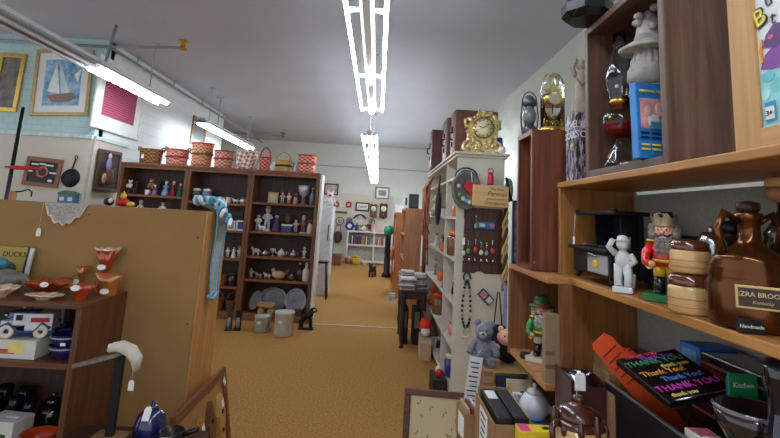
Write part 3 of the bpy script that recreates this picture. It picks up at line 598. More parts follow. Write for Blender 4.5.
# black pole with a red swatter
p = at(6, 200, Y=4.2); t = T('black_pole', 'thin black pole standing behind the partition at far left', 'pole', (p.x, 4.2, 0)); B().lathe([(.14, 0), (.14, .02), (.02, .04), (.017, 1.4), (.015, 2.35)], n=12).b('pole', black, t)
q0 = at(-8, 166, Y=4.15); q1 = at(16, 167.5, Y=4.15); q2 = at(41, 169, Y=4.15)
t = T('swatter', 'red stick with a grey end lying across the black pole', 'stick', q0); d1 = q1 - q0; d2 = q2 - q0
B().tube([(0, 0, 0), d1 * .55], .008, 6).b('handle', mat((200, 200, 204), .4), t); B().tube([d1 * .55, d1, d2], [.008, .018, .012], 8).b('red_end', mat((206, 40, 44), .5), t)
# ------------------------------------------------------------------ fiberboard partition
PYF = 3.0; fib = mat((160, 124, 74), .85, var=.10, scale=3, bump=.05)
xr = at(207.5, 213, Y=PYF).x; PZ = 1.555
t = T('fiberboard_partition', 'tan fiberboard backed shelf unit with pine end, turned away', 'partition', ((xr - 2.6), PYF, 0))
B().box((1.28, .008, PZ / 2 + .02), (2.62, .012, PZ - .04)).b('back_board', fib, t)
B().box((2.58, .21, PZ / 2), (.04, .4, PZ), bev=.003).b('end_panel', pine, t)
B().box((1.28, .21, PZ - .012), (2.56, .4, .024)).b('top_board', mat((140, 104, 58), .7), t)
B().box((1.28, .21, .08), (2.56, .38, .024)).b('bottom_board', piney, t)
for x, z in ((2.57, .3), (2.57, .9), (2.57, 1.4), (1.9, 1.5), (1.2, 1.5), (1.7, .95)): B().cyl((x - .01, .004, z), (x - .01, -.0015, z), .004, n=8).b('nail_head', iron, t)
# doily over its top edge
p = at(67, 206, Y=PYF); lace = pattern('voronoi', (232, 228, 218), (150, 136, 110), 70, .9, thr=(.1, .3), key='lace')
t = T('lace_doily', 'white lace doily draped over the partition edge', 'doily', (p.x, PYF, PZ + .003))
def dz(u, v):
    a = (u - .5) * 2; x = a * .135 * (1 - .12 * v); drop = (v * .17 - .045) * (1 if v > .3 else 1)
    if v < .3: return Vector((x, (.3 - v) / .3 * .16 - .006, .002 + .001 * sin(9 * a)))
    k = (v - .3) / .7; wv = .006 * sin(7 * a + 2 * k)
    return Vector((x, -.008 + wv * k - .008 * k, .002 - k * (.125 * (1 - .75 * a * a) + .01 * cos(16 * a) * k)))
B().grid(dz, 26, 12, t=.002).b('cloth', lace, t)
B().tube([(dz(i / 26, 1) + Vector((0, -.001, 0))) for i in range(27)], .0035, 5).b('lace_edging', mat((236, 232, 222), .9), t)
tagpart(t, (-.135, -.012, -.0), .028, string=.155)
# crochet scarf over the pine end
p = at(212, 214, Y=PYF + .2); blu, wht = mat((100, 180, 208), .95, var=.25, scale=60, bump=.8), pattern('wave', (232, 236, 238), (204, 220, 228), 26, .95, rot=(0, 0, 0), key='crochet')
t = T('crochet_scarf', 'blue and white crocheted scarf hanging over the pine end', 'scarf', (xr + .0, PYF + .2, PZ + .018))
def sc(u, v):
    y = (u - .5) * .2; 
    if v < .28: return Vector((-.11 + .12 * v / .28, y + .01 * sin(9 * v), .012 + .014 * sin(14 * v + 3 * u) + .012 * sin(8 * u)))
    k = (v - .28) / .72
    return Vector((.022 + .012 * sin(6 * u + 7 * k) * .5, y * (1 - .25 * k), .01 - k * .54))
B().grid(sc, 8, 34, t=.006).b('scarf_cloth', wht, t)
for s in (0, 1): B().tube([sc(s, .28 + .72 * i / 16) + Vector((.004, 0, 0)) for i in range(17)], .0045, 6).b('blue_border', blu, t)
for k in range(11):
    B().tube([(-.11 + .02 * k + .02 * cos(a), .085 * cos(a + .3 * k) - .02 * (k % 3), .04 + .022 * sin(a * 2 + k) + .012 - (0 if k < 6 else .03 * (k - 5.5))) for a in [2 * PI * i / 12 for i in range(12)]], .013, 6, closed=True).b('ruffle', blu if k % 2 else mat((220, 228, 232), .95, var=.2, scale=60), t)
B().tube([(.024, -.08, -.53), (.03, 0, -.56), (.024, .08, -.53)], .012, 6).b('fringe', blu, t)
# toys behind the partition top
p = at(122, 208, Y=3.2); t = T('toy_rooster', 'red and yellow toy rooster on the partition top', 'toy', (p.x, 3.2, PZ + .001))
B().sph((0, 0, .028), (.04, .028, .028), 12).b('body', mat((200, 30, 40), .4), t); B().sph((.0, -.0, .068), .02, 10).b('head', mat((226, 186, 50), .4), t); B().sph((.05, 0, .018), (.03, .02, .018), 8).b('wing', mat((226, 186, 50), .4), t); B().prism([(-.012, .08), (.012, .08), (0, .1)], t=.006).b('comb', mat((226, 186, 50), .4), t)
p = at(108, 208, Y=3.22); t = T('toy_bird', 'black and white toy bird on the partition top', 'toy', (p.x, 3.22, PZ + .001))
B().sph((0, 0, .026), (.034, .024, .026), 12).b('body', mat((24, 24, 28), .4), t); B().sph((.018, -.018, .034), (.016, .01, .016), 8).b('white_face', white, t)
p = at(16, 205, Y=3.15); t = T('iron_hook', 'bent iron hook clamped to the partition top at left', 'hook', (p.x, 3.15, PZ + .001))
B().box((-.03, 0, .03), (.03, .03, .06)).b('wooden_block', pine, t); B().tube([(-.03, 0, .055), (.02, 0, .06), (.06, 0, .075), (.085, 0, .06), (.085, 0, .03)], .005, 6).b('hook', iron, t)
# ------------------------------------------------------------------ display shelf in the left foreground
SY = 2.55; XS = at(84, 297, Y=SY).x; SZ = 1.07; SD = PYF - .008 - SY
dsw = wood((78, 46, 26), (116, 72, 42), 'Z', 4, .4, key='display_wood'); dsx = wood((84, 48, 26), (118, 72, 42), 'X', 4, .4, key='display_across')
t = T('display_shelf', 'dark brown open shelf unit with amber glass on top', 'shelf', (XS - .6, SY, 0))
B().box((.585, SD / 2, SZ / 2 - .012), (.03, SD - .004, SZ - .024), bev=.002).b('side_panel', dsw, t); B().box((-.585, SD / 2, SZ / 2 - .012), (.03, SD - .004, SZ - .024)).b('side_panel', dsw, t)
B().box((0, SD / 2 - .004, SZ - .012), (1.2, SD, .024), bev=.003).b('top_board', dsx, t)
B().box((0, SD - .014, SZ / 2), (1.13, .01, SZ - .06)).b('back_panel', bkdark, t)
S2 = at(40, 363.5, Y=SY).z; S3 = .335
for z in (S2, S3): B().box((0, SD / 2 - .004, z - .014), (1.14, SD - .03, .028), bev=.002).b('shelf', dsx, t)
B().box((0, .02, .15), (1.14, .02, .28)).b('plinth', dsx, t)
# carnival glass
amber = mat((196, 84, 30), .12, .25, var=.3, scale=18, coat=.8, trans=.35, key='carnival_glass'); amberl = mat((214, 130, 70), .12, .3, var=.3, scale=16, coat=.8, trans=.35, key='carnival_pale'); pearl = mat((226, 196, 170), .15, .3, var=.2, scale=20, coat=.8)
def sp(px, Y, z=None): return (at(px, 285, Y=Y).x, Y, (z or SZ) + .001)
def ctag(t, loc, s=.03): B().prism([(s * .75 * cos(a), s * .45 * sin(a)) for a in [2 * PI * i / 12 for i in range(12)]], t=.001).b('price_sticker', paper, t, loc, (-.25, 0, 0))
t = T('carnival_bowl', 'large amber ruffled carnival glass bowl in the middle', 'bowl', sp(48, 2.78), 0, 'amber carnival glass')
B().lathe([(.035, 0), (.04, .012), (.066, .03), (.103, .058), (.108, .068), (.097, .064), (.056, .036), (.005, .02)], n=48, ruf=.22, k=6, cap=False).b('glass', amber, t); ctag(t, (.05, -.11, .065))
t = T('carnival_plate', 'flat silvery amber carnival plate before the large bowl', 'plate', sp(46, 2.62), 0, 'amber carnival glass')
B().lathe([(.04, 0), (.045, .008), (.085, .02), (.094, .028), (.083, .026), (.005, .012)], n=48, ruf=.1, k=10, cap=False, sy=.6).b('glass', pearl, t)
t = T('carnival_bowl', 'small orange ruffled carnival bowl on the front corner', 'bowl', sp(82.5, 2.68), 0, 'amber carnival glass')
B().lathe([(.032, 0), (.034, .02), (.045, .045), (.062, .072), (.057, .07), (.038, .045), (.005, .02)], n=40, ruf=.16, k=6, cap=False).b('glass', mat((206, 70, 24), .12, .2, var=.3, scale=18, coat=.8, trans=.3), t); ctag(t, (0, -.06, .065), .034)
t = T('carnival_compote', 'small amber footed vase behind the orange bowl', 'vase', sp(80.5, 2.945), 0, 'amber carnival glass')
B().lathe([(.03, 0), (.03, .01), (.01, .025), (.012, .05), (.02, .085), (.036, .13), (.033, .13), (.016, .085), (.004, .05)], n=32, ruf=.14, k=6, cap=False).b('glass', amberl, t); ctag(t, (-.012, -.04, .05), .034)
t = T('carnival_vase', 'tall amber vase with silvery scalloped rim', 'vase', sp(103, 2.93), 0, 'amber carnival glass')
B().lathe([(.04, 0), (.04, .015), (.024, .05), (.024, .11), (.034, .16), (.066, .235), (.062, .235), (.03, .16), (.018, .1), (.003, .05)], n=40, ruf=.12, k=8, cap=False).b('glass', amber, t)
B().lathe([(.066, .232), (.07, .24), (.066, .246), (.06, .238)], n=40, ruf=.12, k=8, cap=False).b('rim', pearl, t); ctag(t, (0, -.045, .14), .034)
t = T('carnival_basket', 'pale amber flared dish at the right end', 'bowl', sp(109, 2.82), 0, 'amber carnival glass')
B().lathe([(.045, 0), (.048, .01), (.054, .07), (.074, .115), (.07, .115), (.048, .07), (.042, .012), (.003, .01)], n=40, ruf=.12, k=2, cap=False, sy=.85).b('glass', amberl, t); ctag(t, (.01, -.058, .03), .034)
t = T('carnival_dish', 'pearly amber dish beside the duck at the left edge', 'bowl', sp(-2, 2.62), 0, 'amber carnival glass')
B().lathe([(.05, 0), (.055, .012), (.09, .04), (.1, .055), (.09, .05), (.05, .02), (.005, .014)], n=44, ruf=.16, k=9, cap=False, sy=.7).b('glass', pearl, t)
# duck and book
t = T('duck_decoy', 'blue and grey duck decoy with a white tag', 'decoy', sp(-3, 2.86), 0)
B().sph((0, 0, .055), (.15, .06, .055), 14).tube([(.1, 0, .07), (.15, 0, .055), (.18, 0, .03)], [.03, .025, .008], 8).b('body', mat((120, 120, 112), .45, var=.4, scale=14), t)
B().sph((.0, -.005, .135), (.045, .032, .035), 12).tube([(-.02, 0, .09), (-.005, 0, .12)], .028, 8).b('head', mat((60, 130, 150), .35), t); B().prism([(-.04, .13), (-.09, .12), (-.045, .115)], t=.03).b('bill', mat((70, 66, 60), .5), t)
B().box((.015, -.064, .075), (.042, .002, .05)).b('price_tag', paper, t)
t = T('duck_book', 'thick yellow covered book leaning upright on the partition', 'book', sp(6, 2.945), 0); t.rotation_euler = (-.12, 0, 0)
B().box((-.03, .0, .11), (.22, .018, .22), bev=.002).b('cover', mat((176, 150, 66), .5), t); B().box((.084, .0, .11), (.012, .02, .222)).b('spine_band', mat((40, 40, 70), .5), t); B().box((.1, .0, .11), (.02, .016, .216)).b('page_edge', mat((220, 214, 196), .7), t)
txt('DUCKS', .042, black, t, (.01, -.0105, .175)); B().sph((-.02, -.009, .09), (.06, .004, .045), 12).b('cover_picture', mat((70, 60, 70), .5, var=.5, scale=30), t)
# middle shelf
def sq(px, Y, z): return (at(px, 350, Y=Y).x, Y, z + .001)
def truck(label, px, Y, z, body, cab, k, rz=.25):
    t = T('toy_truck', label, 'toy truck', sq(px, Y, z), rz, 'vintage toy trucks'); bm_ = mat(body, .3, coat=.4)
    B().box((.045 * k, 0, .07 * k), (.11 * k, .075 * k, .075 * k), bev=.004 * k).b('van_body', bm_, t); B().box((-.035 * k, 0, .082 * k), (.05 * k, .07 * k, .055 * k), bev=.004 * k).b('cab', bm_, t); B().box((-.02 * k, 0, .113 * k), (.1 * k, .08 * k, .008 * k), bev=.003 * k).b('roof', mat(cab, .3), t)
    B().box((-.085 * k, 0, .055 * k), (.06 * k, .045 * k, .035 * k), bev=.006 * k).b('hood', bm_, t); B().box((0, 0, .028 * k), (.22 * k, .07 * k, .012 * k)).b('chassis', mat((40, 60, 120), .4), t)
    for s in (-1, 1):
        B().box((-.035 * k, s * .036 * k, .09 * k), (.026 * k, .002, .024 * k)).b('window', black, t); B().box((.05 * k, s * .038 * k, .08 * k), (.075 * k, .002, .02 * k)).b('red_stripe', mat((190, 30, 44), .4), t)
        for x in (-.075, .06): B().lathe([(.011 * k, 0), (.011 * k, .004 * k), (.03 * k, .004 * k), (.03 * k, -.006 * k), (.011 * k, -.006 * k)], n=16, cap=False).b('wheel', mat((226, 220, 200), .5), t, (x * k, s * .042 * k, .031 * k), (PI / 2, 0, 0))
        B().tube([(-.115 * k, s * .042 * k, .045 * k), (-.075 * k, s * .042 * k, .068 * k), (-.03 * k, s * .042 * k, .03 * k), (.03 * k, s * .042 * k, .03 * k), (.06 * k, s * .042 * k, .067 * k), (.095 * k, s * .042 * k, .045 * k)], .006 * k, 6).b('fender', mat((50, 80, 150), .3), t)
        B().sph((-.118 * k, s * .02 * k, .065 * k), .011 * k, 8).b('headlamp', silver, t)
    return t
t = T('white_box', 'flat white carton with a yellow note under the toy truck', 'box', sq(20, 2.73, S2), .0); B().box((0, 0, .045), (.34, .28, .09), bev=.003).b('carton', mat((212, 210, 204), .6, var=.06), t)
B().box((-.03, -.141, .035), (.2, .002, .022)).b('orange_band', mat((176, 96, 50), .6), t); B().box((.075, -.1415, .055), (.075, .002, .05)).b('yellow_note', mat((226, 214, 120), .7), t)
truck('white and blue vintage toy truck with red stripe, in front', 26, 2.66, S2 + .091, (226, 228, 232), (30, 44, 100), 1.12)
truck('grey vintage toy van behind the white truck', 35, 2.80, S2 + .091, (176, 178, 182), (150, 150, 156), 1.25)
for i, (r, l) in enumerate(((.075, 'lower dark blue bowl of the nested pair'), (.078, 'upper dark blue bowl of the nested pair'))):
    x, y, z = sq(65.5, 2.66, S2); t = T('blue_bowl', l, 'bowl', (x, y, z + i * .0535), 0, 'dark blue bowls'); bl = mat((28, 36, 84), .2, coat=.5)
    B().lathe([(r * .6, 0), (r * .65, .006), (r, .04), (r * 1.0, .065), (r * .93, .065), (r * .93, .052), (.004, .052)], n=28, cap=False).b('bowl_body', bl, t); B().lathe([(r * 1.005, .05), (r * 1.02, .053), (r * 1.005, .056)], n=28, cap=False).b('pale_line', mat((150, 160, 190), .3), t)
    if i: B().box((.03, -.081, .03), (.025, .002, .014)).b('price_sticker', paper, t)
# bottom shelf
x, y, z = sq(21, 2.68, S3); t = T('white_carton', 'white carton printed with a dark landscape photo', 'box', (x, y, z), -.12); B().box((0, 0, .075), (.17, .13, .15), bev=.003).b('carton', mat((206, 206, 202), .6, var=.05), t)
B().box((-.005, -.066, .06), (.11, .002, .07)).b('printed_photo', mat((60, 72, 50), .5, var=.6, scale=40), t); B().box((.02, 0, .151), (.06, .02, .003)).b('tape', mat((226, 226, 222), .4), t)
x, y, z = sq(0, 2.64, S3); t = T('small_carton', 'small white carton cut by the left edge', 'box', (x - .06, y, z), 0); B().box((0, 0, .06), (.1, .1, .12), bev=.003).b('carton', mat((190, 190, 190), .6), t)
x, y, z = sq(53, 2.64, S3); t = T('red_dish', 'red orange glazed dish with a white tag on the bottom shelf', 'dish', (x, y, z), 0)
B().lathe([(.04, 0), (.05, .01), (.075, .06), (.085, .1), (.078, .1), (.066, .06), (.004, .015)], n=24, cap=False).b('dish_body', mat((196, 66, 28), .15, coat=.7), t); B().box((-.01, -.082, .085), (.055, .002, .04), rx=-.2).b('price_tag', paper, t)
x, y, z = sq(62, 2.885, S3); t = T('black_pot', 'black shiny lidded pot behind the red orange dish', 'pot', (x, y, z), 0); B().lathe([(.05, 0), (.07, .04), (.075, .1), (.05, .15)], n=20).b('pot_body', mat((22, 20, 22), .12, coat=.8), t); B().lathe([(.055, .15), (.03, .175), (.01, .18), (.015, .195), (.004, .2)], n=16).b('lid', mat((22, 20, 22), .12, coat=.8), t)
for px, Y, h in ((2, 2.82, .2), (13, 2.9, .22), (24, 2.83, .19), (33, 2.91, .21), (39, 2.81, .18)):
    x, y, z = sq(px, Y, S3); t = put('black_goblet', 'black glass goblet behind the cartons on the bottom shelf', 'glass', 'goblet', (x, y, z), (h, (30, 30, 34), .16, True), 0, 'black goblets on bottom shelf')
# ------------------------------------------------------------------ floor stock at the partition foot
LZ = .48; t = T('low_bench', 'low wooden bench at the foot of the fiberboard partition', 'bench', (-1.1, 2.46, 0)); B().box((0, 0, LZ - .015), (.64, .38, .03), bev=.003).b('bench_top', darkwood, t)
for sx in (-.28, .28):
    for sy in (-.15, .15): B().box((sx, sy, LZ / 2 - .015), (.05, .05, LZ - .031)).b('leg', darkwood, t)
ax = at(116, 390, Y=2.43).x
t = T('shoe_last_stand', 'black iron cobbler stand with grey sole and white slipper', 'cobbler stand', (ax, 2.43, LZ + .001))
B().box((0, 0, .025), (.15, .12, .05), bev=.006).b('log_base', wood((90, 66, 44), (140, 108, 76), 'X', 8, key='log'), t)
B().box((0, 0, .22), (.036, .024, .36)).b('post', iron, t)
B().prism([(.03 * cos(a) * (1 if cos(a) > 0 else 1), .11 * sin(a) + .02 * cos(2 * a)) for a in [2 * PI * i / 20 for i in range(20)]], (0, 0, 0), (0, 1, 0), (1, 0, 0), .014).b('iron_sole', mat((132, 128, 124), .45, .5, var=.3, scale=30), t, (-.075, -.02, .385), (0, -.28, .15))
B().tube([(-.06, -.0, .415), (-.035, 0, .432), (.0, 0, .436), (.045, 0, .42), (.075, 0, .385), (.083, 0, .335)], [.014, .028, .034, .036, .032, .018], 14, flat=.8).b('white_slipper', mat((206, 200, 184), .7, var=.1), t)
B().sph((-.055, 0, .435), .012, 8).b('bow', white, t); tagpart(t, (.08, -.03, .36), .026, string=.06)
x = at(149, 430, Y=2.52).x; t = T('blue_kettle', 'dark blue enamel kettle with a white tag on bench', 'kettle', (x, 2.53, LZ + .001)); be = mat((24, 30, 84), .12, coat=.8)
B().lathe([(.06, 0), (.072, .02), (.076, .06), (.062, .11), (.03, .135)], n=22).b('kettle_body', be, t); B().lathe([(.032, .135), (.02, .15), (.008, .152), (.012, .168), (.003, .172)], n=14).b('lid', be, t); tagpart(t, (.005, -.05, .17), .034, string=.01, rx=-.5)
x = at(172, 432, Y=2.42).x; t = T('black_pan', 'small black handled pan with a white tag beside kettle', 'pan', (x, 2.42, LZ + .001)); B().lathe([(.045, 0), (.052, .04), (.056, .09), (.051, .09), (.046, .04), (.003, .01)], n=22, cap=False).b('pan_body', mat((20, 20, 22), .3), t); B().tube([(.05, 0, .075), (.12, 0, .1)], .012, 6).b('handle', mat((20, 20, 22), .3), t); B().box((.0, -.0585, .06), (.04, .002, .045)).b('price_tag', paper, t)
# leaning frame along the aisle with carved wooden pieces
xa, xb = -.995, -.9
t = T('leaning_frame', 'brown wooden frame leaning on the pine end of partition', 'frame', (xb, 3.13, .008)); t.rotation_euler = (0, math.atan2(xa - xb, .5), 0)
fr = wood((104, 62, 34), (138, 88, 52), 'Y', 6, .45, key='frame_brown')
B().box((0, 0, .49), (.03, .84, .04), bev=.004).b('top_rail', fr, t); B().box((0, 0, .02), (.03, .84, .04), bev=.004).b('bottom_rail', fr, t)
for s in (-1, 1): B().box((0, s * .4, .255), (.03, .04, .43), bev=.004).b('stile', fr, t)
B().box((-.006, 0, .255), (.006, .75, .43)).b('panel', mat((176, 130, 74), .6, var=.1), t); B().box((.017, .36, .43), (.002, .035, .05), rx=.5).b('price_tag', paper, t)
def carved(label, y, x0, h, c, k):
    t = T('carved_board', label, 'wooden form', (x0, y, .003)); t.rotation_euler = (0, -.14, 0)
    pts = [(-.05, 0), (-.06, .1 * h / .4), (-.03, .2 * h / .4), (-.05, .3 * h / .4), (-.02, h * .93), (.0, h), (.02, h * .93), (.06, .29 * h / .4), (.035, .2 * h / .4), (.065, .09 * h / .4), (.05, 0)]
    B().prism(pts, (0, 0, 0), (0, 1, 0), (0, 0, 1), .03).b('board', wood(*c, 'Z', 8, .35, key='carved'), t)
    for z in (.3, .55, .78): B().cyl((.0, 0, h * z), (.02, 0, h * z), .014, n=10).b('black_peg', iron, t)
    if k: B().box((.018, .0, h * .88), (.002, .034, .045), rx=.3).b('price_tag', paper, t)
carved('honey brown carved board nearest, before the leaning frame', 2.84, -.83, .46, ((150, 92, 40), (190, 130, 66)), 1)
carved('dark carved board in the middle, before the leaning frame', 3.02, -.84, .48, ((84, 50, 28), (120, 74, 42)), 0)
carved('pale carved board furthest, before the leaning frame', 3.2, -.84, .46, ((180, 130, 74), (206, 160, 100)), 1)
# ------------------------------------------------------------------ far wall
FW = FARY - .05
def fwp(px, py): return at(px, py, Y=FW)
def wallpic(l, px0, px1, py0, py1, fm, pic, mw=0, cat='picture', name='framed_print'):
    a = fwp((px0 + px1) / 2, py1); b_ = fwp((px0 + px1) / 2, py0); w = (px1 - px0) / 480 * FW
    return frame(name, l, cat, (a.x, FW - .03, a.z), w, b_.z - a.z, w * .09, fm, pic, mw=mw)
photo = lambda c, s=10: mat(c, .5, var=.5, scale=s)
wallpic('dark red framed print high on the far wall at left', 324, 338, 183.5, 195, mat((80, 36, 38), .4), photo((190, 180, 170)))
wallpic('grey framed landscape print high on the far wall at right', 375, 389, 187, 199, mat((130, 124, 110), .4), photo((120, 124, 130)), .07)
wallpic('wide black framed print on the far pegboard', 355.5, 369, 202.5, 211, black, photo((170, 170, 168)), .06)
for px, py, c, l in ((336.3, 204.2, (176, 30, 50), 'left red plate on the far wall'), (342.5, 204.2, (226, 224, 220), 'white plate between two red plates on the far wall'), (348.7, 204.6, (176, 30, 50), 'right red plate on the far wall')):
    p = fwp(px, py); t = T('wall_plate', l, 'plate', (p.x, FW - .02, p.z), 0, 'plates on the far wall')
    B().lathe([(.01, 0), (.09, 0), (.105, -.02), (.1, -.025), (.085, -.01), (.01, -.01)], n=20, cap=False).b('plate_rim', mat(c, .25), t, (0, 0, 0), (-PI / 2, 0, 0)); B().lathe([(.045, -.012), (.04, -.015), (.002, -.015)], n=16).b('center', mat((220, 190, 180), .3), t, (0, -.025, 0), (PI / 2, 0, 0))
def wallclock(l, px, py0, py1, w, c):
    a, b_ = fwp(px, py1), fwp(px, py0); h = b_.z - a.z; t = T('wall_clock', l, 'clock', (a.x, FW - .005, a.z)); wd = mat(c, .4, var=.3)
    B().box((0, -.05, h * .48), (w, .09, h * .8), bev=.01).b('clock_case', wd, t); B().prism([(-w * .6, h * .86), (-w * .3, h), (0, h * .92), (w * .3, h), (w * .6, h * .86)], (0, -.05, 0), t=.1).b('crest', wd, t)
    B().prism([(-w * .55, h * .1), (w * .55, h * .1), (w * .2, 0), (-w * .2, 0)], (0, -.05, 0), t=.08).b('bottom_bracket', wd, t)
    B().lathe([(w * .36, 0), (w * .36, .012), (.002, .012)], n=20).b('dial', mat((220, 212, 190), .4), t, (0, -.094, h * .62), (PI / 2, 0, 0)); B().lathe([(w * .12, 0), (w * .12, .01), (.002, .01)], n=14).b('pendulum', brass, t, (0, -.096, h * .26), (PI / 2, 0, 0))
wallclock('brown wooden wall clock with wide base on the far wall', 373, 203.5, 217.5, .24, (110, 70, 48)); wallclock('dark carved wall clock at right end of the far pegboard', 383, 203, 218.5, .26, (60, 38, 34))
def ringthing(l, px, py, r, c, name='wall_ring', cat='ornament'):
    p = fwp(px, py); t = T(name, l, cat, (p.x, FW - .03, p.z), 0)
    B().tube([(r * cos(a), 0, r * sin(a)) for a in [2 * PI * i / 20 for i in range(20)]], r * .16, 6, closed=True).b('ring', mat(c, .5), t)
    B().sph((0, .005, 0), (r * .55, .012, r * .55), 10).b('boss', mat(tuple(min(255, v + 40) for v in c), .5), t)
ringthing('large pale ring ornament on the far pegboard', 340, 221, .13, (120, 116, 104)); ringthing('dark ring ornament left of the horned one', 349.3, 220.3, .085, (70, 66, 60)); ringthing('dark disc ornament below the wide black print', 372, 222, .09, (54, 54, 60))
p = fwp(360, 218); t = T('horn_ornament', 'dark horns with pale center on the far pegboard', 'ornament', (p.x, FW - .04, p.z)); B().tube([(.2 * cos(a), 0, .14 * sin(a) - .04) for a in [PI * i / 12 for i in range(13)]], [.02 + .015 * sin(PI * i / 12) for i in range(13)], 6).b('horns', mat((60, 54, 50), .4), t); B().sph((0, 0, .05), (.08, .03, .07), 8).b('mount', mat((210, 206, 196), .5), t)
p = fwp(361, 226); t = T('hand_saw', 'old brown hand saw low on the far pegboard', 'saw', (p.x, FW - .025, p.z)); B().prism([(-.5, 0), (.2, .06), (.2, -.09), (-.5, -.03)], t=.006).b('blade', mat((150, 120, 96), .5, .3), t); B().prism([(.2, .08), (.36, .05), (.38, -.1), (.2, -.1)], t=.03).b('handle', mat((96, 56, 36), .4), t)
p = fwp(333.5, 211.5); t = T('wooden_yoke', 'brown wooden pole frame on the far pegboard at left', 'yoke', (p.x + .3, FW - .03, p.z)); B().cyl((-.35, 0, 0), (.15, 0, -.01), .03, n=8).b('bar', mat((130, 96, 60), .5), t); B().cyl((-.33, 0, .02), (-.36, 0, -.62), .035, n=8).b('upright', mat((130, 96, 60), .5), t)
p = fwp(337.5, 240); t = T('leather_bag', 'dark brown leather bag hanging low on the far wall', 'bag', (p.x, FW - .08, p.z)); B().sph((0, 0, .1), (.15, .05, .2), 12).b('bag_body', mat((66, 52, 44), .6), t); B().tube([(-.12, 0, .2), (-.06, .02, .5), (.06, .02, .5), (.12, 0, .2)], .012, 6).b('hanging_strap', mat((50, 40, 34), .6), t)
# white shelf with books on the far wall
p0 = at(345, 262, Y=16.0); p1 = at(391, 262, Y=16.0); w_ = p1.x - p0.x; H_ = 1.03
t = T('white_shelf', 'low white bookshelf on the carpet at the far wall', 'shelf', ((p0.x + p1.x) / 2, 16.0, 0))
for x in (-w_ / 2 + .02, w_ * .1, w_ / 2 - .02): B().box((x, .13, H_ / 2), (.05, .26, H_)).b('side_panel', white, t)
for z in (.06, .58, H_ - .02): B().box((0, .13, z), (w_ - .02, .25, .045)).b('shelf_board', white, t)
B().box((0, .27, H_ / 2), (w_, .015, H_)).b('back_panel', mat((180, 176, 168), .6), t)
bc = [(60, 80, 130), (170, 60, 60), (200, 196, 190), (70, 70, 80), (190, 150, 90), (220, 220, 224), (90, 110, 150), (150, 90, 100), (120, 150, 130)]
def bookrow(x0, x1, y, z, h, label, group, ax='x', d=.16, n=None):
    x = x0; k = 0
    while x < x1 - .03 and (n is None or k < n):
        wb = random.uniform(.03, .055); hh = h * random.uniform(.8, 1); c = random.choice(bc)
        o = B()
        o.box((0, 0, hh / 2), (wb * .94, d, hh), bev=.003); ob = o.b('book', mat(c, .5), None, (x + wb / 2, y, z) if ax == 'x' else (y, x + wb / 2, z), (0, 0, 0 if ax == 'x' else PI / 2))
        tag(ob, label, 'book', group); x += wb + .006; k += 1
cx_ = (p0.x + p1.x) / 2
bookrow(cx_ - w_ / 2 + .12, cx_ + w_ * .1 - .1, 16.1, .604, .3, 'book among the mixed spines on the left half of far white shelf', 'books on the far white shelf, left half')
bookrow(cx_ + w_ * .1 + .08, cx_ + w_ / 2 - .1, 16.1, .604, .28, 'book among the mixed spines on the right half of far white shelf', 'books on the far white shelf, right half')
def farthing(px, Y, z, kind, name, cat, args, label):
    return put(name, label, cat, kind, (at(px, 240, Y=Y).x, Y, z + .002), args)
t = T('blue_plate', 'blue and white plate standing on the far white shelf', 'plate', (at(349.3, 232, Y=16.1).x, 16.1, H_ + .003)); B().lathe([(.01, 0), (.12, 0), (.15, -.02), (.14, -.025), (.11, -.01), (.01, -.01)], n=24, cap=False).b('plate_rim', mat((50, 70, 140), .25), t, (0, 0, .15), (-PI / 2, 0, 0)); B().lathe([(.07, -.012), (.06, -.016), (.002, -.016)], n=16).b('center', white, t, (0, -.03, .15), (PI / 2, 0, 0))
farthing(372, 16.12, H_, 'lady', 'pink_doll', 'doll', (.34, (226, 160, 176), W_), 'pink and white doll on the far white shelf')
farthing(363, 16.12, H_, 'teapot', 'teapot', 'teapot', (.2, W_), 'white teapot on top of the far white shelf')
farthing(356, 16.12, H_, 'bottle', 'dark_bottle', 'bottle', (.3, (60, 70, 110), W_), 'dark blue bottle beside the plate on far white shelf')
farthing(357.5, 15.8, 0, 'jar', 'yellow_crock', 'crock', (.26, (216, 180, 60), (200, 160, 50), .55), 'yellow crock on the carpet before the far white shelf')
farthing(349.5, 15.8, 0, 'jar', 'brown_crock', 'crock', (.22, (150, 100, 60), (190, 160, 120), .5), 'brown crock on the carpet left of the yellow one')
farthing(366, 15.8, 0, 'hen', 'white_hen', 'figurine', (.16, W_, W_), 'white hen on the carpet right of the yellow crock')
p = at(333, 262, Y=15.2); t = T('wooden_chest', 'reddish wooden chest on the carpet at far left', 'chest', (p.x, 15.2, 0)); B().box((0, 0, .15), (.5, .3, .3), bev=.008).b('chest_body', mat((130, 72, 50), .5), t); B().box((0, 0, .32), (.52, .32, .05), bev=.008).b('lid', mat((146, 84, 58), .5), t)
t = T('green_jug', 'turquoise bottle standing on the reddish chest', 'bottle', (p.x - .1, 15.2, .347)); bottle(t, .55, (40, 150, 130), (40, 150, 130), .16)
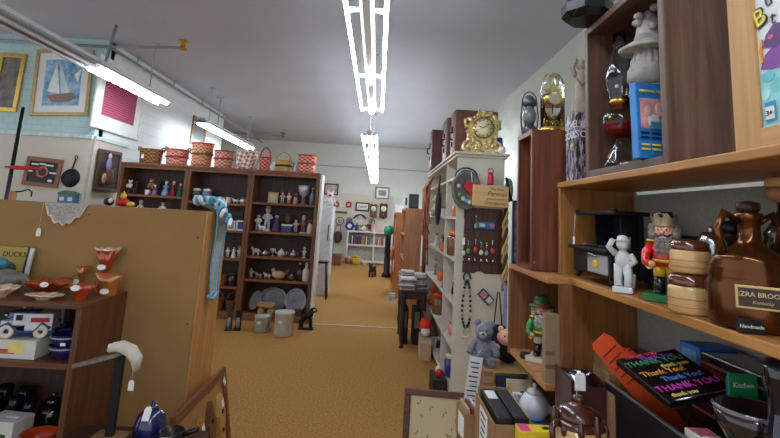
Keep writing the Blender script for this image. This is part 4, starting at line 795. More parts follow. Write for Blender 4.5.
# white cabinet beside the bookcases, stool in front
p = at(325.5, 286, Z=0); CX, CYY = at(325.5, 250, Y=9.6).x, 9.6
t = T('white_locker', 'tall white narrow cabinet beyond the right bookcase', 'cabinet', (CX - .02, CYY, 0)); B().box((0, .25, .86), (.22, .5, 1.7), bev=.006).b('body', mat((214, 218, 222), .4), t); B().box((0, -.008, .9), (.2, .015, 1.58), bev=.004).b('door', mat((224, 228, 232), .4), t); B().box((.05, -.022, 1.2), (.02, .015, .3)).b('handle', silver, t)
for dx in (-.1, .1): B().box((dx * .8, .2, .01), (.04, .3, .02)).b('foot', black, t)
p = at(321, 300, Z=0); t = T('dark_stool', 'black stool beside the right bookcase', 'stool', (p.x - .05, p.y + .15, 0)); zt_ = .68
B().lathe([(.12, zt_ - .04), (.13, zt_ - .02), (.12, zt_)], n=16).b('seat', black, t)
for s, u_ in ((-1, -1), (1, -1), (-1, 1), (1, 1)): B().cyl((s * .13, u_ * .1, 0), (s * .08, u_ * .06, zt_ - .03), .015, n=8).b('leg', black, t)
t = T('white_bear', 'white toy with red dress on top of the white cabinet', 'toy', (CX - .0, 9.75, 1.712)); teddy(t, .3, (226, 226, 224), (210, 60, 60), False)
# ------------------------------------------------------------------ shelf units along the right of the aisle, far to near
hon = wood((160, 96, 52), (190, 124, 74), 'Z', 3, .45, key='honey_wood'); honb = wood((176, 118, 78), (196, 140, 98), 'Z', 3, .5, key='peach_wood')
def unit(l, x0, x1, y0, y1, h, wm, shelves, name='wood_shelf'):
    t = T(name, l, 'shelf', (x0, y0, 0), 0, 'shelf units along the right of the aisle'); w, d = x1 - x0, y1 - y0
    B().box((w / 2, .012, h / 2), (w, .024, h), bev=.003).b('end_panel', wm, t); B().box((w / 2, d - .012, h / 2), (w, .024, h), bev=.003).b('end_panel', wm, t); B().box((w - .008, d / 2, h / 2), (.016, d - .05, h)).b('back_panel', wm, t)
    for z in shelves: B().box((w / 2 - .01, d / 2, z - .012), (w - .02, d - .05, .024)).b('shelf_board', wm, t)
    return t
unit('peach wood shelf unit nearest beyond the magazine table', .455, .73, 8.0, 9.3, 1.73, honb, (.1, .5, .9, 1.3, 1.72))
unit('honey wood shelf unit, second along the right of aisle', .375, .525, 9.75, 11.2, 1.66, hon, (.1, .5, .9, 1.3, 1.65))
unit('farthest narrow shelf unit along the right of aisle', .47, .72, 12.2, 13.6, 1.68, honb, (.1, .5, .9, 1.3, 1.67))
for nm, x, y0, y1 in (('nearest peach shelf unit', .545, 8.04, 9.25), ('second honey shelf unit', .435, 9.8, 11.1), ('farthest narrow shelf unit', .56, 12.25, 13.5)):
    for z in (.502, .902, 1.302): bookrow(y0, y1, x, z, .26, 'upright case on the aisle side of the ' + nm, 'cases on the ' + nm, 'y', .12, 10)
p = at(413.5, 207, Y=8.2); t = T('dark_case', 'dark grey upright case on top of the peach shelf unit', 'case', (p.x, 8.2, 1.7325)); B().box((0, 0, .12), (.16, .14, .24), bev=.008).b('case_body', mat((44, 48, 58), .4), t); B().box((0, -.072, .12), (.12, .006, .18)).b('case_front', mat((70, 76, 88), .5), t)
t = T('white_case', 'white upright box left of the dark upright case', 'box', (p.x - .13, 8.25, 1.7325)); B().box((0, 0, .11), (.05, .16, .22), bev=.004).b('box_body', white, t); B().box((0, -.082, .11), (.03, .003, .12)).b('label_patch', mat((60, 60, 70), .5), t)
p = at(395, 212, Y=12.4); t = T('glass_case', 'white glass topped case on the farthest shelf unit', 'case', (p.x + .12, 12.6, 1.6825)); B().box((0, 0, .09), (.26, .3, .18), bev=.01).b('case_body', mat((214, 220, 224), .3), t); B().box((0, 0, .2), (.22, .26, .04), bev=.01).b('lid', mat((190, 196, 200), .3), t)
p = at(386, 276, Z=0); t = T('dark_post', 'tall black carved post at the end of the right aisle', 'post', (p.x, 13.0, 0)); B().lathe([(.13, 0), (.12, .08), (.08, .12), (.085, .5), (.07, .55), (.085, .6), (.07, 1.0), (.09, 1.05)], n=12).b('post', mat((30, 28, 32), .5), t)
t = T('turquoise_ball', 'turquoise glass ball on the black post', 'ball', (p.x, 13.0, 1.052)); B().sph((0, 0, .14), .14, 14).b('ball', mat((30, 150, 130), .2, coat=.5), t); B().lathe([(.05, 0), (.06, .02)], n=12).b('foot', brass, t)
p = at(378, 272, Z=0); t = T('black_dog', 'black toy dog sitting on the carpet by the dark post', 'toy dog', (p.x - .15, 12.9, 0), 1.2); animal(t, .34, (28, 26, 28), (20, 20, 22))
p = at(391, 297, Z=0); t = T('blue_tag_box', 'pale blue card box on the carpet at the aisle edge', 'box', (p.x, 9.5, 0)); B().box((0, 0, .07), (.12, .08, .14), bev=.003).b('box_body', mat((150, 190, 220), .5), t); B().box((0, -.041, .1), (.08, .003, .03)).b('label_patch', white, t)
t = T('orange_toy', 'orange toy hanging at the edge of second shelf unit', 'toy', (.335, 9.95, .7)); B().sph((0, 0, .1), (.04, .05, .1), 10).b('toy_body', mat((226, 110, 60), .6), t); B().sph((0, 0, .23), .045, 8).b('toy_head', mat((226, 180, 150), .6), t)
# magazine table
TZ = .69; TX0, TX1, TY0, TY1 = .335, .69, 6.2, 7.0
t = T('magazine_table', 'dark carved wooden table heaped with magazines', 'table', ((TX0 + TX1) / 2, (TY0 + TY1) / 2, 0)); tw, td = TX1 - TX0, TY1 - TY0
B().box((0, 0, TZ - .015), (tw, td, .03), bev=.006).b('tabletop', darkwood, t); B().box((0, 0, TZ - .07), (tw - .06, td - .06, .08)).b('apron', darkwood, t)
for sx in (-1, 1):
    for sy in (-1, 1): B().lathe([(.03, 0), (.022, .03), (.02, .1), (.034, .2), (.024, .3), (.03, .45), (.035, .6), (.035, TZ - .03)], n=10).b('leg', darkwood, t, (sx * (tw / 2 - .05), sy * (td / 2 - .05), 0))
mc = [(226, 222, 220), (200, 196, 196), (180, 100, 110), (220, 214, 200), (120, 116, 122), (236, 232, 230), (210, 180, 170)]
for px_, yy, n_, w1, d1, l in ((.43, 6.35, 6, .18, .24, 'front stack of the magazine table'), (.44, 6.72, 8, .18, .26, 'rear left stack of the magazine table'), (.61, 6.5, 8, .14, .24, 'right stack of the magazine table')):
    for k in range(n_):
        hh = random.uniform(.012, .022); z = TZ + .001 + k * .0235
        o = B().box((0, 0, hh / 2), (w1, d1, hh), rz=random.uniform(-.15, .15), bev=.001).b('magazine', mat(mc[(k * 3 + n_) % 7], .5, var=.3, scale=30), None, (px_ + random.uniform(-.012, .012), yy, z)); tag(o, 'magazine in the ' + l, 'magazine', 'magazines, ' + l)
for px, l in ((.42, 'left dark garment hanging under the magazine table'), (.58, 'right dark garment hanging under the magazine table')):
    t = T('garment_bag', l, 'garment', (px, 6.55, .003)); B().box((0, 0, .22), (.1, .3, .44), bev=.02).b('cloth', mat((34, 32, 34), .8), t); B().box((0, -.151, .3), (.06, .004, .2)).b('pale_edge', mat((120, 110, 96), .7), t)
# dark shelf with red stock beyond the table
t = T('dark_shelf', 'dark shelf with red and black stock behind the magazine table', 'shelf', (1.0, 7.6, 0)); B().box((0, .28, .86), (.5, .02, 1.72)).b('back_panel', darkwood, t)
for s in (-1, 1): B().box((s * .24, .14, .86), (.024, .28, 1.72)).b('side_panel', darkwood, t)
for z in (.3, .75, 1.2, 1.7): B().box((0, .14, z), (.456, .26, .024)).b('shelf_board', darkwood, t)
for z in (.763, 1.213):
    for k in range(6):
        o = B().box((0, 0, .15), (.055, .14, .3 - .03 * (k % 3)), bev=.004).b('album', mat([(140, 50, 44), (60, 40, 40), (180, 90, 70), (40, 36, 40), (200, 180, 170), (110, 40, 50)][k], .5), None, (.8 + .075 * k, 7.74, z + .015 * (k % 3) * 0 + .0005 - .0 + (-.015 * 0)))
        tag(o, 'album on the dark shelf behind the magazine table', 'album', 'albums on the dark shelf')
        for v in o.data.vertices: v.co.z += 0 if k % 3 == 0 else -.015 * (k % 3)
# ------------------------------------------------------------------ white shelf tower on the right of the aisle
wx0, wx1, wy0, wy1, wh = .72, 1.16, 4.45, 7.0, 2.2
t = T('white_tower', 'tall off white shelf unit with a scalloped end board', 'shelf', (wx0, wy0, 0)); w_, d_ = wx1 - wx0, wy1 - wy0
for y in (.015, .72, d_ - .015): B().box((w_ / 2, y, wh / 2), (w_, .03, wh), bev=.004).b('upright_panel', cream, t)
B().box((w_ - .01, d_ / 2, wh / 2), (.02, d_ - .06, wh)).b('back_panel', cream, t)
TSH = (.1, .48, .86, 1.24, 1.62, 2.0)
for z in TSH:
    for y0, y1 in ((.03, .705), (.735, d_ - .03)): B().box((w_ / 2 - .01, (y0 + y1) / 2, z - .012), (w_ - .022, y1 - y0, .022)).b('shelf_board', cream, t)
B().box((w_ / 2, d_ / 2, wh + .012), (w_ + .08, d_ + .08, .024), bev=.006).b('cornice', cream, t); B().box((w_ / 2, d_ / 2, wh - .012), (w_ + .04, d_ + .04, .025), bev=.006).b('cornice', cream, t)
# scalloped white board on the end
bw_ = .43; top = 1.12
pts = [(-bw_ / 2, 0), (bw_ / 2, 0), (bw_ / 2, top - .08)] + [(bw_ / 2 - bw_ * i / 24, top - .05 + .045 * abs(sin(PI * i / 24 * 1.0)) ** .5 + .022 * cos(4 * PI * i / 24)) for i in range(25)] + [(-bw_ / 2, top - .08)]
B().prism(pts, (bw_ / 2 + .005, -.012, .01), t=.02).b('scalloped_board', mat((214, 206, 188), .5, var=.04), t)
B().box((.26, -.006, 1.42), (.38, .012, .58), bev=.003).b('display_board', wood((58, 30, 20), (92, 52, 34), 'Z', 5, .35, key='spoon_board'), t)
for z in (1.5, 1.28, 1.12 + .09): B().box((.26, -.022, z + .02), (.35, .03, .012), bev=.002).b('spoon_rail', mat((70, 44, 34), .4), t)
EY = 4.45
def e(px, py, off=.04): return at(px, py, Y=EY - off)
def charm(px, py, c, l, ln=.085):
    p = e(px, py, .045); t = T('souvenir_spoon', l, 'spoon', p, 0, 'souvenir spoons on the brown board'); B().cyl((0, 0, .02), (0, 0, ln), .0035, n=6).b('stem', silver, t); B().sph((0, 0, 0), (.018, .006, .024), 10).b('spoon_bowl', mat(c, .3), t); B().sph((0, 0, ln), (.009, .005, .011), 8).b('finial', silver, t)
for px, py, c, l in ((463.5, 253, (226, 222, 210), 'white spoon furthest left in the lower row'), (468, 251, (110, 170, 110), 'green spoon, second in the lower row'), (475.5, 249.5, (210, 70, 70), 'red spoon, third in the lower row'), (481, 252.5, (214, 220, 200), 'pale spoon, fourth in the lower row'), (486.5, 253, (160, 160, 160), 'grey spoon, fifth in the lower row'), (492.5, 251, (206, 80, 90), 'red spoon at the right end of the lower row'), (476, 226, (150, 190, 120), 'green spoon alone in the upper row')): charm(px, py, c, l)
for k, px in enumerate((463, 469, 475, 481, 487, 493)):
    p = e(px, 262, .05); t = T('thimble', 'silver thimble in the row under the souvenir spoons', 'thimble', (p.x, EY - .045, 1.2375 - .0), 0, 'silver thimbles on the lowest rail'); B().lathe([(.012, 0), (.013, .004), (.009, .022), (.003, .026)], n=10).b('thimble_body', silver, t)
p = e(463.5, 241, .05); t = T('hang_tag', 'long white price tag hanging on the brown spoon board', 'tag', p); B().box((0, 0, 0), (.026, .002, .06)).b('tag_paper', paper, t); B().cyl((0, 0, .03), (0, 0, .2), .0015, n=5).b('string', white, t)
p = e(486, 218, .06); t = T('blue_packet', 'blue printed packet on the upper spoon rail', 'packet', (p.x, EY - .04, 1.5275)); B().box((0, 0, .03), (.17, .02, .06), bev=.003).b('packet_body', mat((70, 110, 170), .4, var=.3, scale=20), t); B().sph((.06, -.01, .03), (.022, .004, .02), 8).b('pink_spot', mat((210, 110, 150), .4), t); B().box((-.03, -.011, .03), (.05, .002, .03)).b('pale_label', mat((200, 214, 226), .5), t)
# hook, necklace, ring, framed card
p = e(467, 275, .05); t = T('bead_necklace', 'black bead necklace hanging from a black hook on the white board', 'necklace', p)
B().tube([(.03 * cos(a), 0, -.02 + .04 * sin(a)) for a in [-.3 + (PI + .9) * i / 12 for i in range(13)]], .009, 6).b('hook', mat((60, 60, 62), .4, .3), t)
NL = [( .035 * sin(2 * PI * i / 30) * (1 - .3 * cos(2 * PI * i / 30)), -.012, -.24 + .2 * cos(2 * PI * i / 30)) for i in range(30)]
for i, q_ in enumerate(NL): B().sph(q_, .013, 6).b('bead', mat((22, 22, 24), .3) if i % 5 else silver, t)
p = e(465.5, 333, .04); t = T('ivory_ring', 'ivory curtain ring below the bead necklace', 'ring', p); B().tube([(.036 * cos(a), 0, .036 * sin(a)) for a in [2 * PI * i / 20 for i in range(20)]], .008, 6, closed=True).b('ring', mat((226, 214, 180), .4), t)
p = e(486, 297, .06); t = T('tilted_card', 'small black framed card tilted on the white board', 'picture', p, 0, None, 0, .75); 
B().box((0, 0, 0), (.14, .012, .075), bev=.002).b('frame_moulding', black, t); B().box((-.03, -.007, 0), (.06, .003, .055)).b('pink_picture', mat((190, 130, 160), .5, var=.4, scale=40), t); B().box((.038, -.007, 0), (.05, .003, .055)).b('pale_picture', mat((200, 200, 200), .5, var=.3, scale=40), t)
# round clear bag, red heart, red bottle, sign, ropes and straps
p = e(466, 190, .09); t = T('grey_tray', 'grey oval pewter tray hung above the brown spoon board', 'tray', p); B().lathe([(.003, 0), (.11, 0), (.135, -.02), (.13, -.026), (.105, -.01), (.003, -.01)], n=28, cap=False, sy=1.35).b('tray_body', mat((110, 114, 110), .3, .5, var=.3, scale=14), t, (0, 0, 0), (-PI / 2, 0, 0)); B().tube([(.1 * cos(a), -.0, .12 + .08 * sin(a)) for a in [PI * i / 10 for i in range(11)]], .008, 6).b('hanging_handle', mat((40, 40, 42), .4), t)
for x, z, c in ((-.06, -.05, (90, 150, 80)), (-.03, -.08, (220, 220, 214)), (.0, -.1, (120, 160, 210)), (-.07, .03, (200, 200, 200)), (.03, -.11, (230, 224, 190))): B().sph((x, -.03, z), (.02, .01, .02), 8).b('pin', mat(c, .4), t)
p = e(472, 188, .15); t = T('red_heart', 'red cloth heart hanging in front of the pewter tray', 'heart', p)
B().prism([(.0, -.09)] + [(.07 * 16 * sin(a) ** 3 / 16, .06 * (13 * cos(a) - 5 * cos(2 * a) - 2 * cos(3 * a) - cos(4 * a)) / 13) for a in [PI - 2 * PI * i / 24 for i in range(1, 24)]], t=.03).b('heart', mat((206, 40, 50), .7), t); B().cyl((0, 0, .05), (-.01, 0, .14), .004, n=6).b('hanging_ribbon', white, t)
p = e(490.5, 185, .1); t = T('red_lantern', 'little red lantern hanging above the wooden sign', 'lantern', p); B().lathe([(.028, 0), (.03, .01), (.026, .09), (.02, .11), (.03, .115)], n=12).b('lantern_body', mat((200, 36, 70), .3), t); B().tube([(.024 * cos(a), 0, .12 + .03 * sin(a)) for a in [PI * i / 8 for i in range(9)]], .004, 6).b('hanging_handle', black, t)
p = e(490.3, 196.2, .2); t = T('wooden_sign', 'pale wooden sign with black script about parents and grandparents', 'sign', p); t.rotation_euler = (0, .02, -.05)
B().box((0, 0, 0), (.315, .02, .185), bev=.004).b('sign_board', wood((206, 166, 104), (226, 190, 130), 'X', 5, .5, key='sign_wood'), t)
for s_, z, sz in (('The best', .062, .036), ('Parents', .022, .056), ('get promoted to', -.024, .026), ('Grandparents', -.06, .04)): txt(s_, sz, mat((50, 36, 26), .6), t, (.055, -.011, z), shear=.25)
p = e(509, 188, .12); t = T('green_bag', 'dark green cloth bag with black strap right of the sign', 'bag', p); B().sph((0, 0, -.02), (.04, .03, .11), 12).b('bag_body', mat((110, 130, 116), .8), t); B().tube([(-.03, -.02, .09), (-.015, -.035, -.02), (.02, -.03, -.12)], .012, 6).b('black_strap', black, t)
p = e(505.5, 206, .1); t = T('braided_rope', 'gold and black braided rope hanging at the board edge', 'rope', p)
for k in range(3): B().tube([(.018 * sin(i * .55 + k * 2.1), .012 * cos(i * .55 + k * 2.1), -.02 * i) for i in range(38)], .013, 6).b('strand', mat(((196, 160, 96), (60, 50, 40), (170, 140, 90))[k], .7), t)
p = e(505.5, 285, .14); t = T('lilac_strap', 'lilac ribbon strap hanging below the braided rope', 'strap', p); B().box((0, 0, -.28), (.03, .006, .56)).b('ribbon', mat((160, 150, 190), .7), t); B().tube([(.012 * cos(a), 0, .012 * sin(a)) for a in [2 * PI * i / 10 for i in range(10)]], .004, 5, closed=True).b('ring', silver, t)
p = e(513, 268, .2); t = T('white_cloth_bag', 'white cloth bag hanging right of the lilac strap', 'bag', p); B().lathe([(.004, 0), (.02, -.05), (.045, -.3), (.05, -.52), (.03, -.6), (.004, -.61)], n=14, sy=.5).b('bag_body', mat((206, 206, 200), .9, var=.08), t); B().tube([(-.012, 0, -.02), (0, 0, .08), (.012, 0, -.02)], .004, 5).b('hanging_cord', white, t)
p = e(498.5, 292, .13); t = T('black_purse', 'black purse with long strap between white board and lilac ribbon', 'purse', p); B().box((0, 0, -.52), (.13, .05, .5), bev=.02).b('purse_body', mat((24, 24, 26), .5), t); B().tube([(-.035, 0, -.28), (-.008, 0, 0), (.008, 0, 0), (.035, 0, -.28)], .006, 6).b('hanging_strap', black, t)
# suitcases and gold clock on top
CT = wh + .0255; leather = mat((112, 70, 62), .5, var=.25, scale=10, bump=.15)
def suitcase(l, x, y, w, h, d, rz=0, z=CT):
    t = T('suitcase', l, 'suitcase', (x, y, z), rz, 'old suitcases on the white tower'); B().box((w / 2, d * .27, h / 2), (w, d * .53, h), bev=.012).b('case_half', leather, t); B().box((w / 2, d * .79, h / 2), (w, d * .4, h), bev=.012).b('case_half', leather, t)
    B().box((w / 2, d * .56, h / 2), (w + .006, .012, h + .004)).b('metal_edge', mat((190, 180, 170), .3, .7), t)
    for zz in (.28, .62): B().box((-.008, d * .56, h * zz), (.016, .07, .05), bev=.004).b('latch', black, t)
    B().tube([(0, d * .45, h * .38), (-.04, d * .45, h * .4), (-.04, d * .45, h * .52), (0, d * .45, h * .54)], .01, 6).b('handle', mat((60, 34, 30), .5), t)
    for zz in (0, 1):
        for yy in (.03, .97): B().sph((.02, d * yy, h * (.04 + .92 * zz)), .018, 6).b('corner_cap', mat((120, 90, 60), .4, .4), t)
suitcase('nearest and largest upright brown suitcase behind the gold clock', .73, 4.78, .44, .48, .3)
suitcase('middle upright brown suitcase with black latches', .72, 5.3, .43, .5, .34)
suitcase('furthest upright brown suitcase overhanging the aisle', .64, 6.1, .4, .5, .3)
p = at(482, 154, Y=4.55); g = mat((226, 204, 150), .3, .9, var=.3, scale=30, bump=.4)
t = T('gold_clock', 'ornate gilt mantel clock with a round cream dial', 'clock', (p.x, 4.58, CT))
q = B(); q.prism([(-.17, 0), (.17, 0), (.175, .05), (.12, .12), (.145, .2), (.13, .3), (.07, .36), (.03, .42), (-.03, .42), (-.07, .36), (-.13, .3), (-.145, .2), (-.12, .12), (-.175, .05)], (0, 0, 0), t=.1)
q.b('clock_case', g, t)
random.seed(3)
for k in range(64):
    a = random.uniform(0, 2 * PI); r_ = random.uniform(.11, .17); x, z = r_ * cos(a) * .95, .235 + r_ * sin(a) * 1.2
    if z < .03: z = .03 + random.random() * .05
    B().sph((x, -.05 + random.uniform(-.015, .01), z), (random.uniform(.012, .028), .016, random.uniform(.012, .03)), 8, rot=('Y', random.uniform(0, 3))).b('scroll', g, t)
for s in (-1, 1):
    B().tube([(s * .12, -.03, .032), (s * .19, -.03, .045), (s * .17, -.03, .1), (s * .13, -.03, .14)], [.03, .025, .02, .012], 8).b('foot_scroll', g, t); B().tube([(s * .12, -.03, .34), (s * .17, -.03, .33), (s * .165, -.03, .25)], [.02, .016, .01], 8).b('shoulder_scroll', g, t)
B().lathe([(.1, 0), (.104, .015), (.092, .02)], n=28, cap=False).b('bezel', brass, t, (0, -.055, .25), (PI / 2, 0, 0)); B().lathe([(.095, .0), (.095, .012), (.002, .012)], n=28).b('dial', mat((236, 228, 180), .4), t, (0, -.055, .25), (PI / 2, 0, 0))
for k in range(12): a = PI / 6 * k; B().box((.078 * sin(a), -.0685, .25 + .078 * cos(a)), (.006, .002, .022), ry=a).b('hour_mark', black, t)
for a, l in ((-1.2, .045), (.9, .07)): B().box((l / 2 * sin(a), -.07, .25 + l / 2 * cos(a)), (.006, .002, l), ry=a).b('hand', black, t)
# straps, bags at the far front corner
p = at(434, 168, Y=6.4)
t = T('leather_straps', 'bundle of red brown leather straps hanging from the tower corner', 'straps', (.695, 6.3, 2.12))
for k in range(16): B().tube([(random.uniform(-.02, -.01), .028 * k - .2, 0), (-.05 - .03 * (k % 3), .028 * k - .2 + .03 * sin(k * 2), -.15), (-.06 - .04 * (k % 2), .028 * k - .19 + .04 * sin(k * 3), -.45 - .1 * (k % 4)), (-.03, .028 * k - .18, -.6 - .13 * (k % 5))], .007, 5).b('strap', mat(((170, 90, 70), (110, 50, 40), (206, 140, 110))[k % 3], .6), t)
t = T('navy_bag', 'dark navy bag hanging at the tower corner right of the straps', 'bag', (.68, 5.5, 1.72)); B().sph((0, 0, 0), (.035, .1, .2), 12).b('bag_body', mat((34, 32, 44), .7), t); B().tube([(0, -.06, .15), (.01, 0, .36), (0, .06, .15)], .01, 6).b('strap', mat((70, 50, 44), .6), t)
# small stock on the aisle side shelves of the tower
tb = [('red', (196, 40, 40)), ('white', (226, 222, 214)), ('orange', (226, 110, 40)), ('black', (34, 34, 36)), ('blue', (50, 70, 150)), ('cream', (220, 206, 176)), ('grey', (130, 130, 132)), ('brown', (120, 80, 56)), ('pink', (216, 130, 150))]
kinds = ('figure', 'mug', 'lady', 'shaker', 'teddy', 'jar'); nn = {'figure': ('china_figurine', 'figurine'), 'mug': ('cup', 'cup'), 'lady': ('porcelain_doll', 'doll'), 'shaker': ('shaker', 'shaker'), 'teddy': ('toy_bear', 'teddy bear'), 'jar': ('small_jar', 'jar')}
lev = ('lowest', 'second', 'third', 'fourth', 'fifth', 'top'); spots = (('near end', 4.58), ('middle of the near bay', 4.95), ('far side of the near bay', 5.4), ('near side of the far bay', 5.95), ('far end', 6.55))
k = 0; used = set()
for li, z in enumerate(TSH[:5]):
    for si, (sn, y) in enumerate(spots):
        kd = kinds[(k * 5 + li) % 6]; cn, c = tb[(k * 4 + li * 2) % 9]; k += 1
        c2 = tb[(k * 7) % 9][1]; h = .16 + .05 * ((k * 3) % 4)
        a = {'figure': (h, c, c2), 'mug': (.11, c), 'lady': (h, c), 'shaker': (h * .8, c, c2), 'teddy': (h, c, c), 'jar': (h * .8, c, c2)}[kd]
        put(nn[kd][0], '%s %s on %s tower shelf, %s' % (cn, nn[kd][1], lev[li], sn), nn[kd][1], kd, (wx0 + .085, y, z), a, -PI / 2, 'small stock on the white tower')
# red bag and tan box on the floor before the tower
t = T('tan_box', 'tan carton on the carpet against the white tower', 'box', (.635, 5.9, .003)); B().box((0, 0, .12), (.12, .3, .24), bev=.004).b('carton', mat((190, 166, 130), .7), t); B().box((0, -.151, .2), (.12, .003, .04)).b('tape', mat((206, 190, 160), .4), t)
t = T('red_bag', 'red and white cloth bag lying on the tan carton', 'bag', (.63, 5.88, .247)); B().sph((0, 0, .1), (.07, .12, .1), 12).b('bag_body', mat((206, 40, 30), .7), t); B().sph((.0, -.07, .06), (.055, .06, .06), 10).b('white_patch', mat((228, 224, 220), .8), t); B().tube([(0, -.06, .17), (-.02, 0, .26), (0, .06, .17)], .01, 6).b('handle', mat((170, 30, 30), .7), t)
t = T('dark_crate', 'small dark crate with bottles at the foot of white tower', 'crate', (.65, 4.75, .003)); B().box((0, 0, .08), (.13, .3, .16), bev=.004).b('crate_body', mat((40, 30, 28), .6), t); B().sph((0, -.05, .19), (.035, .035, .04), 8).b('red_cap', mat((190, 40, 40), .4), t); B().sph((.01, .05, .19), (.035, .035, .04), 8).b('white_cap', white, t)
# ------------------------------------------------------------------ oak bookcase in the right foreground
OX, OXB, OY1, OY0 = .65, .93, 1.742, .25; Z1, Z2, Z3 = 1.752, 1.43, 1.03
t = T('oak_bookcase', 'honey oak open bookcase filling the right foreground', 'bookcase', (OX, OY0, 0)); L_ = OY1 - OY0; D_ = OXB - OX
B().box((D_ / 2, L_ - .01, (Z1 - .02) / 2), (D_, .02, Z1 - .021), bev=.002).b('end_panel', oak, t); B().box((D_ / 2, .01, (Z1 - .02) / 2), (D_, .02, Z1 - .021), bev=.002).b('end_panel', oak, t)
B().box((D_ / 2, L_ / 2, Z1 - .01), (D_ + .004, L_ + .006, .02), bev=.003).b('top_shelf', oaky, t)
for z in (Z2, Z3, .55, .12): B().box((D_ / 2 - .006, L_ / 2, z - .011), (D_ - .014, L_ - .042, .022), bev=.003).b('shelf', oaky, t)
B().box((D_ - .006, L_ / 2, .87), (.01, L_ - .042, 1.7)).b('back_panel', mat((150, 148, 138), .85, var=.1, scale=120, bump=.2), t)
# dark walnut box on the top shelf
t = T('walnut_box', 'rough dark walnut open crate on the oak top shelf', 'crate', (.662, 1.085, Z1 + .001)); bw, bl, bh = .25, .45, .5
for y in (.012, bl - .012): B().box((bw / 2, y, bh / 2), (bw, .024, bh), bev=.003).b('end_board', walnut, t)
B().box((bw / 2, bl / 2, bh - .011), (bw, bl - .05, .022), bev=.003).b('top_board', walnuty, t); B().box((bw / 2, bl / 2, .011), (bw, bl - .05, .022), bev=.003).b('bottom_board', wood((84, 72, 62), (120, 104, 90), 'Y', 5, .7, key='grey_board'), t); B().box((bw - .008, bl / 2, bh / 2), (.014, bl - .05, bh - .05)).b('back_board', mat((44, 32, 26), .7, var=.3), t)
WZ = Z1 + .0245
# oil lamp
x = .735; t = T('oil_lamp', 'clear glass oil lamp with red oil and tall chimney', 'oil lamp', (x, 1.44, WZ)); gl = glass((236, 236, 232))
B().lathe([(.055, 0), (.056, .006), (.05, .02), (.034, .055), (.02, .085), (.02, .095)], n=28).b('glass_foot', glass((226, 222, 216)), t)
B().lathe([(.012, .095), (.045, .11), (.056, .14), (.054, .17), (.034, .19), (.026, .192)], n=28).b('oil_font', gl, t)
B().lathe([(.01, .099), (.042, .113), (.0525, .14), (.002, .14)], n=28).b('red_oil', mat((170, 20, 32), .15, var=0, trans=.3), t)
B().lathe([(.027, .193), (.03, .2), (.036, .204), (.036, .214), (.03, .22), (.018, .232)], n=24).b('burner', brass, t); B().cyl((.03, 0, .207), (.055, -.01, .207), .003, n=6).sph((.058, -.011, .207), .008, 8).b('wick_knob', brass, t)
B().lathe([(.034, .217), (.036, .235), (.046, .27), (.046, .295), (.034, .34), (.021, .385), (.019, .435), (.017, .435), (.019, .385), (.032, .34), (.044, .295), (.044, .27), (.034, .235), (.032, .217)], n=28, cap=False).b('chimney', glass((220, 222, 224)), t)
B().lathe([(.0045, 0), (.0045, .001)], n=8).b('yellow_sticker', mat((216, 214, 60), .5), t, (-.05, -.03, .155), (PI / 2, 0, -1)); B().sph((-.03, -.036, .25), .006, 8).b('white_fleck', white, t)
# gnome on a tin, blue card box
x, y = .742, 1.285; t = T('green_tin', 'round tin with pale green rim under the grey gnome', 'tin', (x, y, WZ)); B().lathe([(.052, 0), (.052, .18), (.054, .185), (.054, .195), (.05, .197)], n=28).b('tin_body', mat((150, 156, 120), .35, .3, var=.2), t); B().lathe([(.055, .196), (.055, .212), (.05, .216), (.004, .216)], n=28).b('tin_lid', mat((170, 166, 110), .3, .5, var=.2), t)
B().box((-.05, -.025, .203), (.012, .03, .018), rz=-.4, bev=.003).b('green_clip', mat((50, 200, 90), .4), t)
gz = WZ + .2175; gr = mat((150, 146, 140), .5, var=.3, scale=30, bump=.5); t = T('gnome_figure', 'grey carved wizard figure with a wide brimmed hat', 'figurine', (x, y, gz), -.5)
q = B(); q.lathe([(.048, 0), (.06, .02), (.058, .05), (.042, .08), (.034, .1)], n=20); q.sph((-.01, -.01, .12), (.034, .034, .04), 14); q.b('body', gr, t)
B().lathe([(.004, .1), (.075, .105), (.078, .112), (.04, .135), (.034, .155), (.028, .19), (.018, .215), (.003, .23)], n=24, sx=1.05, sy=.9).b('hat', mat((168, 164, 158), .5, var=.3, scale=30, bump=.5), t)
q = B()
for k in range(9): a = -PI / 2 + (k - 4) * .35; q.tube([(.03 * cos(a), .03 * sin(a), .11), (.042 * cos(a), .042 * sin(a), .07), (.036 * cos(a) + .004 * (k % 3), .05 * sin(a), .03)], [.008, .011, .004], 6)
q.b('beard', gr, t); B().sph((0, -.046, .113), (.009, .012, .009), 8).b('nose', gr, t)
for k in range(5): B().sph((.034 * cos(k * 1.3), -.03 * abs(sin(k * 1.3)) - .004, .15 + .018 * k), (.014, .012, .012), 8).b('hat_ornament', gr, t)
bb = mat((46, 130, 200), .35, var=.15, scale=8); x, y = .648, 1.2; t = T('blue_game_box', 'blue printed box with yellow heading leaning before the gnome', 'box', (x + .045, y, WZ), .1); 
t.rotation_euler = (-.04, 0, .12)
B().box((0, 0, .1), (.098, .026, .2), bev=.002).b('box_body', bb, t); B().box((-.002, -.0135, .118), (.074, .001, .08)).b('photo_panel', mat((206, 150, 150), .5, var=.4, scale=30), t)
B().sph((.016, -.016, .13), (.016, .002, .02), 10).b('printed_face', mat((222, 180, 164), .5), t); B().sph((-.018, -.016, .122), (.013, .002, .016), 10).b('printed_face', mat((214, 170, 156), .5), t); B().box((-.006, -.0165, .1), (.03, .001, .03)).b('printed_shirt', mat((226, 226, 230), .5), t); B().box((.01, -.0165, .087), (.05, .001, .02)).b('printed_bag', mat((70, 150, 190), .5), t)
txt('GERMAN NEWS!', .0112, mat((236, 226, 80), .5), t, (0, -.0165, .176)); 
